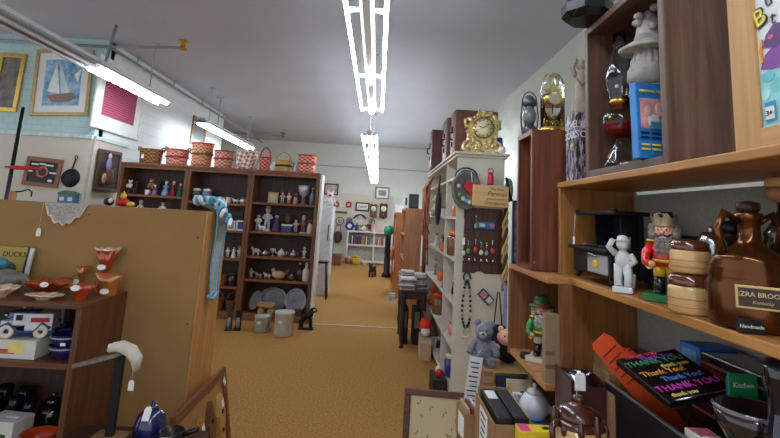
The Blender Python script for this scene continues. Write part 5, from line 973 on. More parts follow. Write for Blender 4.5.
for i, (s_, c) in enumerate((('READ ALL ABOUT', (20, 30, 80)), ('THE GAME TODAY', (20, 30, 80)), ('2 TO 4 PLAYERS', (236, 226, 80)), ('AGES 8 AND UP', (236, 226, 80)))): pass
for i, c in enumerate(((22, 34, 90), (22, 34, 90), (236, 226, 80), (236, 226, 80))):
    for k in range(3): B().box((-.03 + .03 * k, -.0155, .066 - .012 * i - (.006 if i > 1 else 0)), (.024, .001, .005)).b('print_line', mat(c, .5), t)
# black faceted lamp shade on the crate
t = T('black_lantern', 'black faceted lantern hood overhanging the walnut crate', 'lantern', (.64, 1.46, Z1 + .5025), .3); B().lathe([(.06, 0), (.08, .02), (.08, .05), (.05, .1), (.03, .14)], n=8, sm=False).b('hood', mat((16, 16, 18), .25), t); B().lathe([(.03, .14), (.034, .15), (.01, .17)], n=8, sm=False).b('top_cap', mat((24, 24, 26), .25), t); B().tube([(-.06, -.03, .02), (-.085, -.04, -.01)], [.006, .001], 6).b('spike', black, t)
# slate with chalk writing, tan figure
t = T('chalk_slate', 'black block covered in white chalk writing beside the crate', 'sign', (.695, 1.64, Z1 + .001)); B().box((0, 0, .116), (.076, .09, .232), bev=.002).b('slate_block', pattern('noise', (206, 200, 216), (28, 26, 32), 60, .5, sc3=(1, 1, .35), thr=(.45, .62), bump=0, key='chalk_scrawl'), t)
for s_, z in (('LOVE', .19), ('SOUL', .155)): txt(s_, .034, white, t, (0, -.0465, z)); 
for s_, z in (('LOVE', .19), ('SOUL', .155)): txt(s_, .036, white, t, (-.0395, 0, z), (PI / 2, 0, -PI / 2))
B().sph((-.0395, -.01, .12), (.002, .008, .008), 8).b('yellow_dot', mat((230, 214, 60), .5), t)
t = T('stone_figure', 'small tan stone figure with raised arms on the slate block', 'figurine', (.7, 1.64, Z1 + .2335), -.4); tn = mat((150, 136, 120), .7, var=.2, scale=30, bump=.3)
B().lathe([(.036, 0), (.037, .01), (.028, .08), (.024, .12), (.02, .15), (.012, .165)], n=16).b('body', tn, t); B().sph((0, 0, .182), (.019, .019, .022), 12).b('head', tn, t)
for s in (-1, 1): B().tube([(s * .02, 0, .14), (s * .032, -.01, .17), (s * .02, -.006, .205)], [.009, .008, .007], 8).b('arm', tn, t)
B().tube([(-.02, -.022, .13), (0, -.03, .1), (.02, -.022, .13)], .004, 6).b('collar_cord', mat((110, 96, 84), .7), t)
# pine framed poster at the right
t = T('pine_poster_frame', 'wide pine framed childrens poster at the right picture edge', 'poster', (.69, .88, Z1 + .001)); t.rotation_euler = (0, 0, -PI / 2)
FWd, FH, FB = .42, .56, .062; pn = wood((176, 128, 74), (200, 156, 100), 'Z', 4, .55, key='pale_pine'); pnx = wood((176, 128, 74), (200, 156, 100), 'X', 4, .55, key='pale_pine_across')
for x in (FB / 2, FWd - FB / 2): B().box((x, 0, FH / 2), (FB, .05, FH), bev=.002).b('stile', pn, t)
for z in (.0175, FH - .0175): B().box((FWd / 2, -.002, z), (FWd - 2 * FB, .05, .035), bev=.002).b('rail', pnx, t)
B().box((FWd / 2, -.012, FH / 2), (FWd - 2 * FB, .012, FH - .07)).b('poster_sheet', mat((224, 226, 226), .35, var=.04), t)
py_ = -.0187
def blob(pts, c, off=0, name='poster_shape'): B().prism(pts, (0, py_ - off, 0), t=.0012).b(name, mat(c, .4, var=.12, scale=40), t)
E_ = lambda cx, cz, rx, rz_, n=20: [(cx + rx * cos(2 * PI * i / n), cz + rz_ * sin(2 * PI * i / n)) for i in range(n)]
blob([(.063, .036), (.3, .036), (.3, .14), (.2, .14), (.12, .15), (.085, .13), (.063, .135)], (150, 214, 214)); blob(E_(.082, .125, .014, .01), (104, 190, 200), .001); blob(E_(.1, .105, .016, .012), (120, 200, 204), .0012); blob(E_(.074, .095, .009, .012), (176, 226, 224), .0015)
blob([(.066, .142), (.078, .165), (.1, .178), (.15, .19), (.25, .2), (.25, .14), (.15, .13), (.09, .135)], (128, 66, 150), .0005); blob([(.075, .18), (.083, .2), (.1, .214), (.13, .21), (.15, .185), (.1, .172)], (92, 44, 120), .001); blob(E_(.094, .193, .006, .004), (220, 80, 120), .002)
blob([(.07, .15), (.067, .175), (.073, .197), (.077, .192), (.0725, .175), (.075, .154)], (226, 140, 50), .0015)
B().box((.083, py_ - .003, .062), (.022, .0012, .034)).b('age_label', mat((70, 150, 210), .4), t); B().box((.083, py_ - .004, .059), (.018, .0012, .022)).b('age_panel', white, t); txt('3+', .014, black, t, (.083, py_ - .0052, .058))
txt('B', .058, black, t, (.0735, py_ - .0015, .236), (PI / 2, -.25, 0)); txt('B', .047, mat((240, 216, 40), .4), t, (.0738, py_ - .003, .236), (PI / 2, -.25, 0)); txt('t', .036, black, t, (.101, py_ - .0015, .225)); txt('u', .036, black, t, (.094, py_ - .0015, .262), (PI / 2, -.2, 0))
# ---- second oak shelf: stove, figures, crocks, jugs
SZ2 = Z2 + .001
t = T('toy_stove', 'black cast iron toy cooking stove with a silver oven door', 'toy stove', (.735, 1.525, SZ2 + .005), -PI / 2)
B().box((0, 0, .055), (.26, .13, .07), bev=.004).b('stove_body', iron, t); B().box((0, -.005, .096), (.28, .15, .012), bev=.003).b('hot_plate', iron, t)
for sx in (-.11, .11):
    for sy in (-.05, .05): B().tube([(sx, sy, .022), (sx * 1.06, sy * 1.1, 0)], [.01, .006], 6).b('leg', iron, t)
B().box((.055, -.067, .055), (.13, .006, .055), bev=.002).b('oven_door', mat((176, 176, 172), .4, .2, var=.15, scale=60), t); B().sph((.05, -.072, .055), (.018, .003, .012), 8).b('yellow_emblem', mat((220, 196, 40), .4), t); B().tube([(-.01, -.072, .075), (.02, -.078, .082), (.06, -.072, .078)], .004, 6).b('door_scroll', mat((150, 150, 150), .3, .9), t)
B().box((.0, .05, .152), (.19, .012, .1), bev=.002).b('back_splash', iron, t)
for sx in (-.085, .085): B().box((sx, .02, .152), (.008, .06, .1)).b('shelf_bracket', iron, t)
B().box((0, .0, .208), (.27, .11, .012), bev=.003).b('warming_shelf', iron, t)
for sx in (-.06, .03): B().lathe([(.028, 0), (.03, .006), (.004, .007)], n=14).b('stove_lid', mat((44, 44, 46), .4, .5), t, (sx, -.02, .102))
B().cyl((.1, .0, .1), (.1, -.0, .14), .012, n=10).b('kettle_spout', mat((200, 200, 204), .3, .6), t); B().box((-.138, -.06, .11), (.014, .002, .035)).b('price_tag', paper, t); B().cyl((-.138, -.06, .127), (-.138, -.055, .205), .001, n=5).b('tag_string', white, t)
for k in (-1, 1): B().sph((.128 * k, -.05, .216), (.012, .008, .006), 8).b('shelf_scroll', iron, t)
# white plaster figure
t = T('plaster_figure', 'white plaster boy figure saluting beside the nutcracker', 'figurine', (.672, 1.325, SZ2), -.6); pl = mat((214, 216, 216), .6, var=.05)
B().box((0, 0, .008), (.05, .045, .016), bev=.003).b('base', pl, t)
q = B()
for s in (-1, 1): q.tube([(s * .013, -.004 * s, .016), (s * .014, -.01 * s, .04), (s * .01, 0, .072)], [.011, .011, .013], 8)
q.sph((0, 0, .086), (.021, .017, .026), 12); q.tube([(-.018, 0, .1), (-.034, -.008, .118), (-.022, -.016, .138)], [.009, .008, .007], 8); q.tube([(.018, 0, .1), (.03, -.006, .082), (.018, -.016, .074)], [.009, .008, .007], 8); q.sph((0, -.002, .128), (.017, .017, .018), 12); q.tube([(.016, .004, .016), (.022, .008, .05)], [.012, .008], 8)
q.b('body', pl, t); B().lathe([(.021, 0), (.014, .004), (.012, .012), (.003, .015)], n=14).b('cap', pl, t, (0, -.002, .136))
# big red nutcracker
def nutcracker(t, k, coat, trouser, hatc, hairc, hatkind, basec):
    s_ = lambda *a: tuple(v * k for v in a); cm = mat(coat, .3, coat=.5); skin = mat((226, 150, 120), .35, coat=.4); bk = mat((20, 20, 22), .25, coat=.5); yl = mat((226, 186, 40), .35); hm = mat(hairc, .95, var=.4, scale=60, bump=1)
    B().box(s_(0, 0, .01), s_(.11, .085, .02), bev=.002 * k).b('base', mat(basec, .4), t)
    for s in (-1, 1):
        B().cyl(s_(s * .018, 0, .02), s_(s * .017, 0, .068), .0155 * k, .0145 * k).sph(s_(s * .018, -.008, .026), s_(.015, .022, .009), 10).b('boot', bk, t); B().cyl(s_(s * .017, 0, .068), s_(s * .015, 0, .105), .016 * k, .018 * k).b('trouser_leg', mat(trouser, .35), t)
    B().lathe([(.034 * k, .098 * k), (.033 * k, .12 * k), (.036 * k, .15 * k), (.026 * k, .165 * k), (.014 * k, .168 * k)], n=18, sy=.8).b('torso', cm, t); B().lathe([(.0355 * k, .108 * k), (.0355 * k, .116 * k)], n=18, sy=.82).b('belt', yl, t)
    for s in (-1, 1):
        B().tube([s_(s * .034, 0, .158), s_(s * .05, -.004, .13), s_(s * .046, -.024, .106), s_(s * .03, -.036, .102)], [.014 * k, .013 * k, .012 * k, .011 * k], 10).b('sleeve', cm, t); B().sph(s_(s * .026, -.04, .102), s_(.011, .01, .01), 10).b('hand', skin, t); B().lathe([(.0125 * k, 0), (.0125 * k, .006 * k)], n=12).b('cuff', yl, t, s_(s * .032, -.034, .1), (PI / 2, 0, .5 * s)); B().box(s_(s * .036, 0, .168), s_(.022, .024, .006), bev=.002 * k).b('epaulette', yl, t)
    B().lathe([(.022 * k, .165 * k), (.027 * k, .175 * k), (.027 * k, .205 * k), (.024 * k, .212 * k)], n=18).b('head', skin, t); B().sph(s_(0, -.03, .192), s_(.007, .012, .008), 8).b('nose', skin, t)
    for s in (-1, 1): B().sph(s_(s * .011, -.0255, .2), s_(.0055, .003, .0045), 8).b('eye', white, t); B().sph(s_(s * .011, -.0282, .2), s_(.0026, .0015, .0028), 8).b('pupil', bk, t); B().tube([s_(s * .003, -.029, .184), s_(s * .012, -.029, .181), s_(s * .02, -.024, .187)], .003 * k, 6).b('moustache', bk, t)
    B().box(s_(0, -.0265, .178), s_(.018, .004, .007)).b('mouth', white, t)
    q = B()
    for j in range(9): q.sph(s_(.012 * (j % 3 - 1), -.024 - .003 * (j // 3 == 1), .168 - .013 * (j // 3)), s_(.011, .009, .012), 8)
    q.b('beard', hm, t); q = B()
    for j in range(16): a = -.35 + (PI + .7) * j / 15; q.sph(s_(.031 * cos(a), .026 * sin(a), .186 + .008 * (j % 3)), s_(.013, .013, .017), 8)
    q.b('hair', hm, t)
    if hatkind == 'crown':
        B().lathe([(.029 * k, .21 * k), (.03 * k, .232 * k)], n=20).b('hat_band', bk, t); n = 8; pts = []
        R = [[Vector(s_(.031 * cos(2 * PI * i / 32), .031 * sin(2 * PI * i / 32), z)) for i in range(32)] for z in (.21, .222)] + [[Vector(s_(.036 * cos(2 * PI * i / 32), .036 * sin(2 * PI * i / 32), .232 + .016 * (1 - abs((i % 4) - 2) / 2))) for i in range(32)]]
        B().loft(R, cap=False).b('crown', mat((170, 156, 116), .35, .4), t); B().lathe([(.026 * k, .23 * k), (.024 * k, .25 * k), (.003 * k, .252 * k)], n=18).b('crown_cap', bk, t)
    else:
        B().lathe([(.05 * k, .21 * k), (.051 * k, .214 * k), (.032 * k, .218 * k), (.029 * k, .245 * k), (.02 * k, .254 * k), (.003 * k, .256 * k)], n=22).b('hat', mat(hatc, .4), t); B().lathe([(.0325 * k, .218 * k), (.0315 * k, .226 * k)], n=20).b('hat_band', mat((150, 30, 30), .4), t)
t = T('nutcracker', 'red coated nutcracker with black crown and grey hair', 'nutcracker', (.715, 1.2, SZ2), -.75); nutcracker(t, .86, (200, 26, 32), (226, 190, 40), None, (130, 122, 118), 'crown', (34, 110, 50))
t.rotation_euler = (0, 0, -.75)
# stoneware crocks
def crockpot(l, x, y, z, k):
    t = T('glazed_crock', l, 'crock', (x, y, z), 0, 'tan and brown crocks'); B().lathe([(.043 * k, 0), (.0465 * k, .006 * k), (.0465 * k, .05 * k), (.044 * k, .058 * k)], n=26).b('tan_body', mat((206, 166, 110), .2, coat=.7, var=.08), t)
    B().lathe([(.0445 * k, .057 * k), (.046 * k, .06 * k), (.044 * k, .078 * k), (.036 * k, .082 * k), (.003 * k, .084 * k)], n=26).b('brown_glaze', mat((96, 46, 24), .12, coat=.9), t)
    for z_ in (.014, .03): B().lathe([(.0467 * k, z_ * k), (.048 * k, (z_ + .002) * k), (.0467 * k, (z_ + .004) * k)], n=26, cap=False).b('ring_line', mat((180, 136, 84), .25), t)
crockpot('lower tan and brown glazed crock of the stack by nutcracker', .685, 1.06, SZ2, .98); crockpot('upper tan and brown glazed crock of the stack by nutcracker', .685, 1.06, SZ2 + .0828, .84)
t = T('foil_dome', 'small silver dome lid behind the stacked crocks', 'lid', (.77, 1.11, SZ2), 0); B().lathe([(.032, 0), (.032, .12), (.03, .15), (.02, .17), (.003, .175)], n=20).b('dome', silver, t); B().sph((0, 0, .178), .008, 8).b('knob', silver, t)
# copper jug with label
t = T('copper_jug', 'copper brown ribbed whiskey jug with a small framed label', 'jug', (.72, .93, SZ2), 0); cpm = mat((108, 66, 38), .18, .75, var=.3, scale=10)
B().lathe([(.066, 0), (.074, .006), (.077, .03), (.077, .075), (.072, .09), (.074, .094), (.069, .106), (.071, .11), (.063, .121), (.065, .125), (.054, .134), (.03, .148), (.019, .16), (.018, .195), (.024, .2), (.024, .212), (.016, .214)], n=32).b('jug_body', cpm, t)
for s in (-1, 1): B().tube([(s * .02, 0, .195), (s * .048, 0, .212), (s * .062, 0, .18), (s * .054, 0, .13)], .007, 8).b('handle', cpm, t)
B().lathe([(.016, .214), (.02, .219), (.02, .232), (.004, .236)], n=16).b('stopper', mat((60, 38, 26), .4), t)
LA = -.5
B().box((0, -.0775, .062), (.078, .005, .04), bev=.001).b('label_frame', mat((206, 180, 120), .35, .5), t, (0, 0, 0), (0, 0, LA)); B().box((0, -.0808, .062), (.07, .002, .032)).b('label_plate', mat((58, 38, 26), .3), t, (0, 0, 0), (0, 0, LA))
lt = txt('EZRA BROOKS', .0115, mat((226, 204, 150), .4), t, (.0825 * sin(LA), -.0825 * cos(LA), .067), (PI / 2, 0, LA)); txt('Kentucky', .008, mat((200, 176, 120), .4), t, (.0825 * sin(LA), -.0825 * cos(LA), .054), (PI / 2, 0, LA), shear=.3)
p = at(755, 325, Y=.83); t = T('black_nameplate', 'small black plate with pale script before the copper jug', 'nameplate', (.668, .875, SZ2), -.3); B().box((0, 0, .012), (.04, .012, .024), bev=.001).b('plate', black, t); txt('Handmade', .0085, white, t, (0, -.0067, .012), shear=.2)
t = T('ribbed_cup', 'cream ribbed cup right of the copper jug', 'cup', (.725, .8, SZ2), 0); B().lathe([(.03, 0), (.034, .01), (.032, .014), (.036, .024), (.034, .028), (.038, .038), (.036, .042), (.04, .055), (.034, .055), (.003, .02)], n=24, cap=False).b('cup_body', mat((206, 190, 150), .35), t)
# dark bottles at the back, wooden stopper
for x, y, h, c, l in ((.86, 1.0, .27, (40, 22, 18), 'tall dark brown bottle with two toned wooden stopper'), (.862, 1.17, .2, (54, 26, 20), 'dark brown squat bottle behind the stacked crocks'), (.862, .83, .24, (34, 20, 20), 'dark bottle behind the copper jug at right')):
    t = T('brown_decanter', l, 'bottle', (x, y, SZ2), 0, 'dark bottles behind the jug'); r = .048
    B().lathe([(r * .94, 0), (r, .01), (r, h * .5), (r * 1.03, h * .52), (r * .9, h * .62), (r * .95, h * .65), (r * .5, h * .78), (.018, h * .84), (.018, h * .8 + .04)], n=24).b('bottle_body', mat(c, .08, coat=1, var=.3), t)
    if h > .26: B().lathe([(.012, h * .92 - .01), (.036, h * .93), (.036, h * .93 + .02)], n=20).b('stopper_lower', mat((176, 120, 76), .45), t); B().lathe([(.0365, h * .93 + .022), (.0365, h * .93 + .04), (.03, h * .93 + .043), (.003, h * .93 + .044)], n=20).b('stopper_upper', mat((206, 160, 104), .45), t)
    else: B().lathe([(.02, h * .86), (.022, h * .9), (.022, h * 1.0), (.004, h * 1.02)], n=14).b('cap', black, t)
t = T('black_tray', 'black printed cardboard tray leaning at the shelf back', 'tray', (.885, 1.335, SZ2), -PI / 2); t.rotation_euler = (-.08, 0, -PI / 2); B().box((0, 0, .08), (.24, .014, .16), bev=.003).b('tray_face', mat((22, 24, 24), .35, var=.3), t); B().box((.05, -.009, .135), (.06, .002, .012)).b('yellow_print', mat((190, 180, 50), .5), t)
# ---- third oak shelf: black card box and its contents
SZ3 = Z3 + .001
t = T('black_card_box', 'long open black box of cards on the lowest visible shelf', 'box', (.665, .6, SZ3)); bx, by, bz = .25, .83, .145
B().box((.004, by / 2, bz / 2), (.008, by, bz), bev=.001).b('front_side', mat((24, 24, 28), .4), t); B().box((bx - .004, by / 2, bz / 2), (.008, by, bz)).b('rear_side', mat((24, 24, 28), .4), t); B().box((bx / 2, by / 2, .004), (bx - .018, by - .002, .008)).b('box_floor', mat((30, 28, 28), .6), t)
B().box((bx / 2, by - .004, bz / 2 + .01), (bx - .018, .008, bz + .02)).b('cardboard_end', cardboard, t); B().box((bx / 2, .004, bz / 2), (bx - .018, .008, bz)).b('near_end', mat((24, 24, 28), .4), t); B().box((-.001, by - .035, bz / 2 - .01), (.002, .05, bz - .02)).b('brown_patch', cardboard, t); B().box((.004, by / 2, bz + .001), (.0085, by - .004, .003)).b('worn_edge', mat((120, 116, 112), .6), t)
orr = mat((226, 84, 36), .6, var=.08)
for k, (l, y, ln, hh, w2) in enumerate((('foremost and longest orange divider card leaning over the black box', 1.315, .75, .34, .03), ('second orange divider card behind the longest one', 1.345, .62, .27, .028), ('third orange divider card, shorter, in the black box', 1.365, .56, .25, .028), ('rearmost orange divider card in the black box', 1.385, .5, .24, .028))):
    ex, ez = .676, 1.181; c_, s_ = cos(ln), sin(ln); mx, mz = ex + (w2 + .003) * c_ + .012 * k, ez + (w2 + .003) * s_; bz0 = SZ3 + .013 + w2 * s_; d_ = (mz - bz0) / c_
    t = T('orange_divider', l, 'divider card', (mx + d_ * s_, y, bz0), 0, 'orange divider cards'); t.rotation_euler = (0, -ln, 0)
    B().prism([(-w2, 0), (w2, 0), (w2, hh - .02), (w2 - .01, hh), (-w2 + .008, hh), (-w2, hh - .01)], t=.002).b('card', orr, t)
    for j in range(5): B().box((0, -.0014, hh * .62 + .022 * j), (.045, .0006, .004)).b('print_line', mat((120, 40, 20), .6), t)
# thank you card pack
t = T('thank_you_bag', 'black gift bag printed with coloured THANK YOU words', 'gift bag', (.71, 1.08, 1.262)); vx = Vector((.19, .03, .03)).normalized(); vz = Vector((.0, .15, .04)); vz = (vz - vx * vz.dot(vx)).normalized(); t.rotation_euler = Matrix((vx, vz.cross(vx), vz)).transposed().to_euler()
B().box((0, .008, .08), (.166, .016, .17), bev=.003).b('bag_body', mat((16, 14, 18), .25), t)
for s_, sz, c, x, z in (('THANK YOU', .027, (206, 60, 176), 0, .035), ('Thank You!', .022, (90, 130, 200), .012, .064), ('Thank You!', .024, (226, 150, 60), -.016, .09), ('thank you', .018, (206, 190, 90), .03, .108), ('THANK YOU', .026, (60, 140, 90), -.004, .13), ('Thank You', .02, (150, 70, 180), .012, .145), ('THANK YOU', .015, (220, 70, 110), -.02, .158), ('thank you', .016, (226, 200, 120), -.03, .012)): txt(s_, sz, mat(c, .4), t, (x, -.0012, z), ext=.0008)
B().tube([(-.07, .002, .0), (.0, -.004, -.006), (.07, .002, 0)], .002, 6).b('silver_edge', silver, t)
# stack of dark cases with blue and green labels
for k in range(5):
    l = ('bottom', 'second', 'third', 'fourth', 'top')[k]; t = T('black_case', '%s black long case in the stack with a blue end' % l, 'case', (.85 + .003 * (k % 2), 1.105, SZ3 + .0095 + .0565 * k), .005 * (k - 1.5), 'stacked black cases'); B().box((0, 0, .027), (.1, .36, .054), bev=.005).b('case_body', mat((26, 22, 24), .15, coat=.6), t); B().box((-.0505, 0, .03), (.001, .3, .006)).b('edge_line', mat((110, 70, 66), .4), t)
    if k == 4:
        B().box((-.004, .145, .03), (.098, .075, .058), bev=.002).b('blue_sleeve', mat((40, 110, 190), .4, var=.1), t); B().box((-.0535, .145, .03), (.002, .05, .036)).b('sleeve_print', mat((110, 160, 210), .5, var=.3, scale=60), t)
t = T('green_label', 'bright green card standing at the near end of black cases', 'card', (.768, 1.045, SZ3 + .0095), 0); B().box((0, 0, .135), (.05, .012, .27)).b('card_stand', mat((34, 80, 130), .4), t); B().box((0, -.0085, .255), (.06, .004, .048), bev=.001).b('green_panel', mat((40, 156, 84), .4), t); txt('Kitchen', .014, white, t, (0, -.011, .257))
t = T('small_colour_box', 'small green and pink printed box in the near corner', 'box', (.705, 1.072, SZ3 + .0095), 0); B().box((0, 0, .075), (.05, .05, .15), bev=.002).b('box_body', mat((216, 220, 206), .5), t); B().box((0, -.0255, .11), (.046, .001, .06)).b('green_print', mat((90, 150, 70), .5, var=.5, scale=60), t); B().box((0, 0, .1505), (.04, .04, .001)).b('pink_print', mat((206, 110, 120), .5, var=.4, scale=60), t)
t = T('dark_goblet', 'large dark glass compote in the bottom right corner', 'glass', (.735, .972, SZ3 + .0095)); B().lathe([(.045, 0), (.044, .008), (.012, .02), (.01, .15), (.04, .17), (.06, .205), (.064, .235), (.059, .235), (.054, .205), (.004, .18)], n=26, cap=False).b('glass', mat((40, 34, 36), .05, coat=1), t); B().lathe([(.0645, .23), (.066, .235), (.063, .238)], n=26, cap=False).b('rim', mat((120, 116, 120), .1, .5), t)
t = T('navy_bottle', 'dark navy bottle standing at the right picture edge', 'bottle', (.709, .86, SZ3 + .0095)); B().lathe([(.03, 0), (.034, .01), (.034, .22), (.026, .26), (.024, .3), (.03, .31), (.03, .34), (.022, .352), (.003, .354)], n=22).b('bottle_body', mat((14, 16, 34), .08, coat=1), t); B().lathe([(.0345, .1), (.035, .11), (.0345, .12)], n=22, cap=False).b('neck_ring', mat((40, 44, 80), .1, coat=1), t)
t = T('cardboard_carton', 'plain brown carton at the far end of the third shelf', 'box', (.828, 1.58, SZ3)); B().box((0, 0, .085), (.17, .19, .17), bev=.003).b('carton', cardboard, t); B().box((-.0855, 0, .11), (.001, .19, .03)).b('tape', mat((176, 146, 104), .4), t)
t = T('disc_case', 'thin white and black disc case on the brown carton', 'case', (.835, 1.56, SZ3 + .1715), .2); B().box((0, 0, .008), (.13, .14, .016), bev=.001).b('case_body', mat((24, 24, 26), .2), t); B().box((-.066, 0, .008), (.001, .12, .01)).b('white_spine', white, t)
mar = mat((64, 26, 30), .35, coat=.3, var=.15); t = T('maroon_box', 'open maroon box with metal parts beside the crock jar', 'box', (.622, 1.5, SZ3), -.1)
B().box((-.044, 0, .07), (.006, .17, .14)).b('side', mar, t); B().box((.044, 0, .07), (.006, .17, .14)).b('side', mar, t); B().box((0, -.082, .065), (.082, .006, .13)).b('end', mar, t); B().box((0, .082, .065), (.082, .006, .13)).b('end', mar, t); B().box((0, 0, .004), (.08, .156, .008)).b('bottom', mar, t)
t = T('metal_cup', 'small steel cup sitting inside the maroon box', 'cup', (.618, 1.53, SZ3 + .0095)); B().lathe([(.028, 0), (.03, .1), (.034, .125), (.03, .125), (.026, .1), (.002, .01)], n=18, cap=False).b('cup_body', silver, t); B().sph((0, 0, .115), (.02, .02, .014), 8).b('lid', mat((70, 70, 72), .3, .6), t)
t = T('iron_grinder', 'dark iron part sitting inside the maroon box', 'part', (.62, 1.455, SZ3 + .0095)); B().lathe([(.026, 0), (.028, .09), (.02, .12), (.008, .14)], n=14).b('iron_body', iron, t); B().tube([(0, 0, .135), (.02, 0, .15), (.028, 0, .14)], .004, 6).b('crank', silver, t)
# ------------------------------------------------------------------ pine shelf with the red crate, left of the oak bookcase
px0, py0, py1 = .56, 1.6, 2.06; pinei = wood((106, 62, 34), (144, 92, 52), 'Z', 5, .5, key='pine_dark'); piney2 = wood((164, 106, 58), (196, 142, 86), 'Y', 5, .5, key='pine_dark_along')
t = T('pine_shelf', 'narrow pine shelf holding the green nutcracker', 'shelf', (px0, py0, 0)); wN, wF = .085, .3
B().box((wN - .018, .008, 1.244), (.036, .016, .332), bev=.002).b('end_panel', pinei, t); B().box((wF / 2, .45, 1.244), (wF, .018, .332), bev=.002).b('end_panel', pinei, t); B().box((.2, .45, .54), (.2, .018, 1.07)).b('leg_panel', pinei, t); B().box((.2, .17, .54), (.2, .018, 1.07)).b('leg_panel', pinei, t); B().box((.29, .305, .71), (.014, .262, 1.395)).b('back_panel', wood((92, 54, 30), (120, 76, 46), 'Z', 5, .5, key='pine_back'), t)
for z in (1.43, 1.1):
    B().box((wN / 2, .081, z - .01), (wN - .002, .128 if z < 1.4 else .16, .02), bev=.002).b('shelf_board', piney2, t); B().box((wF / 2 - .006, .296 if z < 1.4 else .316, z - .01), (wF - .02, .284 if z < 1.4 else .3, .02), bev=.002).b('shelf_board', piney2, t)
t = T('green_nutcracker', 'nutcracker in green hat and coat on the pine shelf', 'nutcracker', (.635, 1.865, 1.101), -.6); nutcracker(t, .92, (30, 120, 50), (206, 196, 180), (26, 90, 44), (170, 164, 158), 'hat', (200, 190, 170))
t = T('black_tape', 'small black tape roll at the green nutcracker foot', 'tape roll', (.585, 1.9, 1.1015)); B().lathe([(.012, 0), (.02, 0), (.02, .018), (.012, .018)], n=18, cap=False).b('roll', black, t); B().lathe([(.011, .001), (.012, .001), (.012, .017), (.011, .017)], n=18, cap=False).b('core', cardboard, t)
t = T('flat_carton', 'flat brown cardboard standing before the green nutcracker', 'cardboard', (.588, 1.64, 1.101)); B().box((0, 0, .105), (.046, .03, .21), bev=.001).b('cardboard', mat((150, 124, 96), .85, var=.08), t); B().box((-.008, -.0155, .09), (.03, .001, .012)).b('faint_print', mat((120, 92, 70), .8), t); B().box((-.008, -.0155, .05), (.03, .001, .012)).b('faint_print', mat((120, 92, 70), .8), t)
cy0, cy1, cz = 1.775, 1.965, 1.4315; t = T('red_crate', 'tall narrow red brown wooden crate on the pine shelf', 'crate', (.564, cy0, cz)); cw, cd, ch = .17, cy1 - cy0, .52
for y in (.009, cd - .009): B().box((cw / 2, y, ch / 2), (cw, .018, ch), bev=.002).b('end_board', redwood, t)
for z in (.009, ch - .009): B().box((cw / 2, cd / 2, z), (cw, cd - .038, .018)).b('cap_board', redwood, t)
B().box((cw - .008, cd / 2, ch / 2), (.014, cd - .038, ch - .038)).b('back_board', wood((52, 22, 16), (74, 34, 24), 'Z', 5, .5, key='red_dark'), t); B().cyl((.012, -.001, .03), (.012, .004, .03), .006, n=8).b('nail', silver, t)
CZ = cz + ch + .001
t = T('dome_clock', 'brass anniversary clock under a clear glass dome', 'clock', (.662, 1.832, CZ)); B().lathe([(.056, 0), (.056, .008), (.05, .014), (.048, .02), (.003, .022)], n=28).b('base', brass, t)
B().lathe([(.046, .02), (.046, .19), (.042, .21), (.03, .23), (.012, .24), (.002, .242)], n=28).b('glass_dome', glass((244, 246, 246), .0), t)
for s in (-1, 1): B().cyl((s * .026, .0, .022), (s * .026, 0, .11), .004, n=8).b('pillar', brass, t)
B().lathe([(.03, .11), (.03, .15), (.026, .155), (.003, .156)], n=20).b('movement', brass, t); B().lathe([(.024, 0), (.024, .004), (.002, .004)], n=20).b('dial', mat((226, 220, 190), .4), t, (0, -.029, .132), (PI / 2, 0, -.2)); B().prism([(.0, .2), (.01, .175), (.03, .17), (.014, .16), (-.014, .16), (-.03, .17), (-.01, .175)], t=.01).b('crest', mat((226, 214, 110), .3, .6), t)
for a in range(4): B().sph((.018 * cos(a * PI / 2 + .4), .018 * sin(a * PI / 2 + .4), .05), .009, 10).b('pendulum_ball', brass, t)
B().cyl((0, 0, .05), (0, 0, .11), .0015, n=6).b('pendulum_wire', brass, t)
t = T('grey_lantern', 'dark grey metal railroad lantern left of the dome clock', 'lantern', (.6, 1.925, CZ)); lg = mat((84, 88, 92), .4, .6, var=.2)
B().lathe([(.03, 0), (.032, .02), (.026, .035), (.018, .045)], n=18).b('base', lg, t); B().lathe([(.018, .045), (.028, .07), (.028, .09), (.018, .12)], n=18).b('globe', mat((110, 116, 120), .1, coat=.8), t); B().lathe([(.018, .12), (.03, .13), (.028, .145), (.014, .165), (.006, .17)], n=18).b('chimney_cap', lg, t)
for s in (-1, 1): B().tube([(s * .03, 0, .02), (s * .036, 0, .08), (s * .03, 0, .14)], .003, 6).b('guard_wire', lg, t)
B().tube([(.03 * cos(a), 0, .14 + .045 * sin(a)) for a in [PI * i / 12 for i in range(13)]], .0025, 6).b('bail_handle', lg, t)
# landscape picture and small bottles behind the crate
p = at(521, 262, Y=2.03); t = frame('landscape_picture', 'small dark framed blue landscape behind the red crate', 'picture', (.614, 2.03, 1.431), .1, .26, .008, mat((40, 44, 54), .4), pattern('noise', (150, 150, 190), (34, 44, 60), 9, .4, sc3=(1, 1, 3), thr=(.35, .65), bump=0, key='landscape'), d=.014)
for x, c, l in ((.585, (170, 176, 180), 'clear small bottle before the landscape picture'), (.607, (180, 120, 70), 'amber small bottle before the landscape picture'), (.63, (150, 150, 160), 'grey small bottle nearest the red crate')):
    t = T('small_bottle', l, 'bottle', (x, 1.995, 1.431), 0, 'little bottles before the landscape'); bottle(t, .085, c, (60, 60, 64), .12)
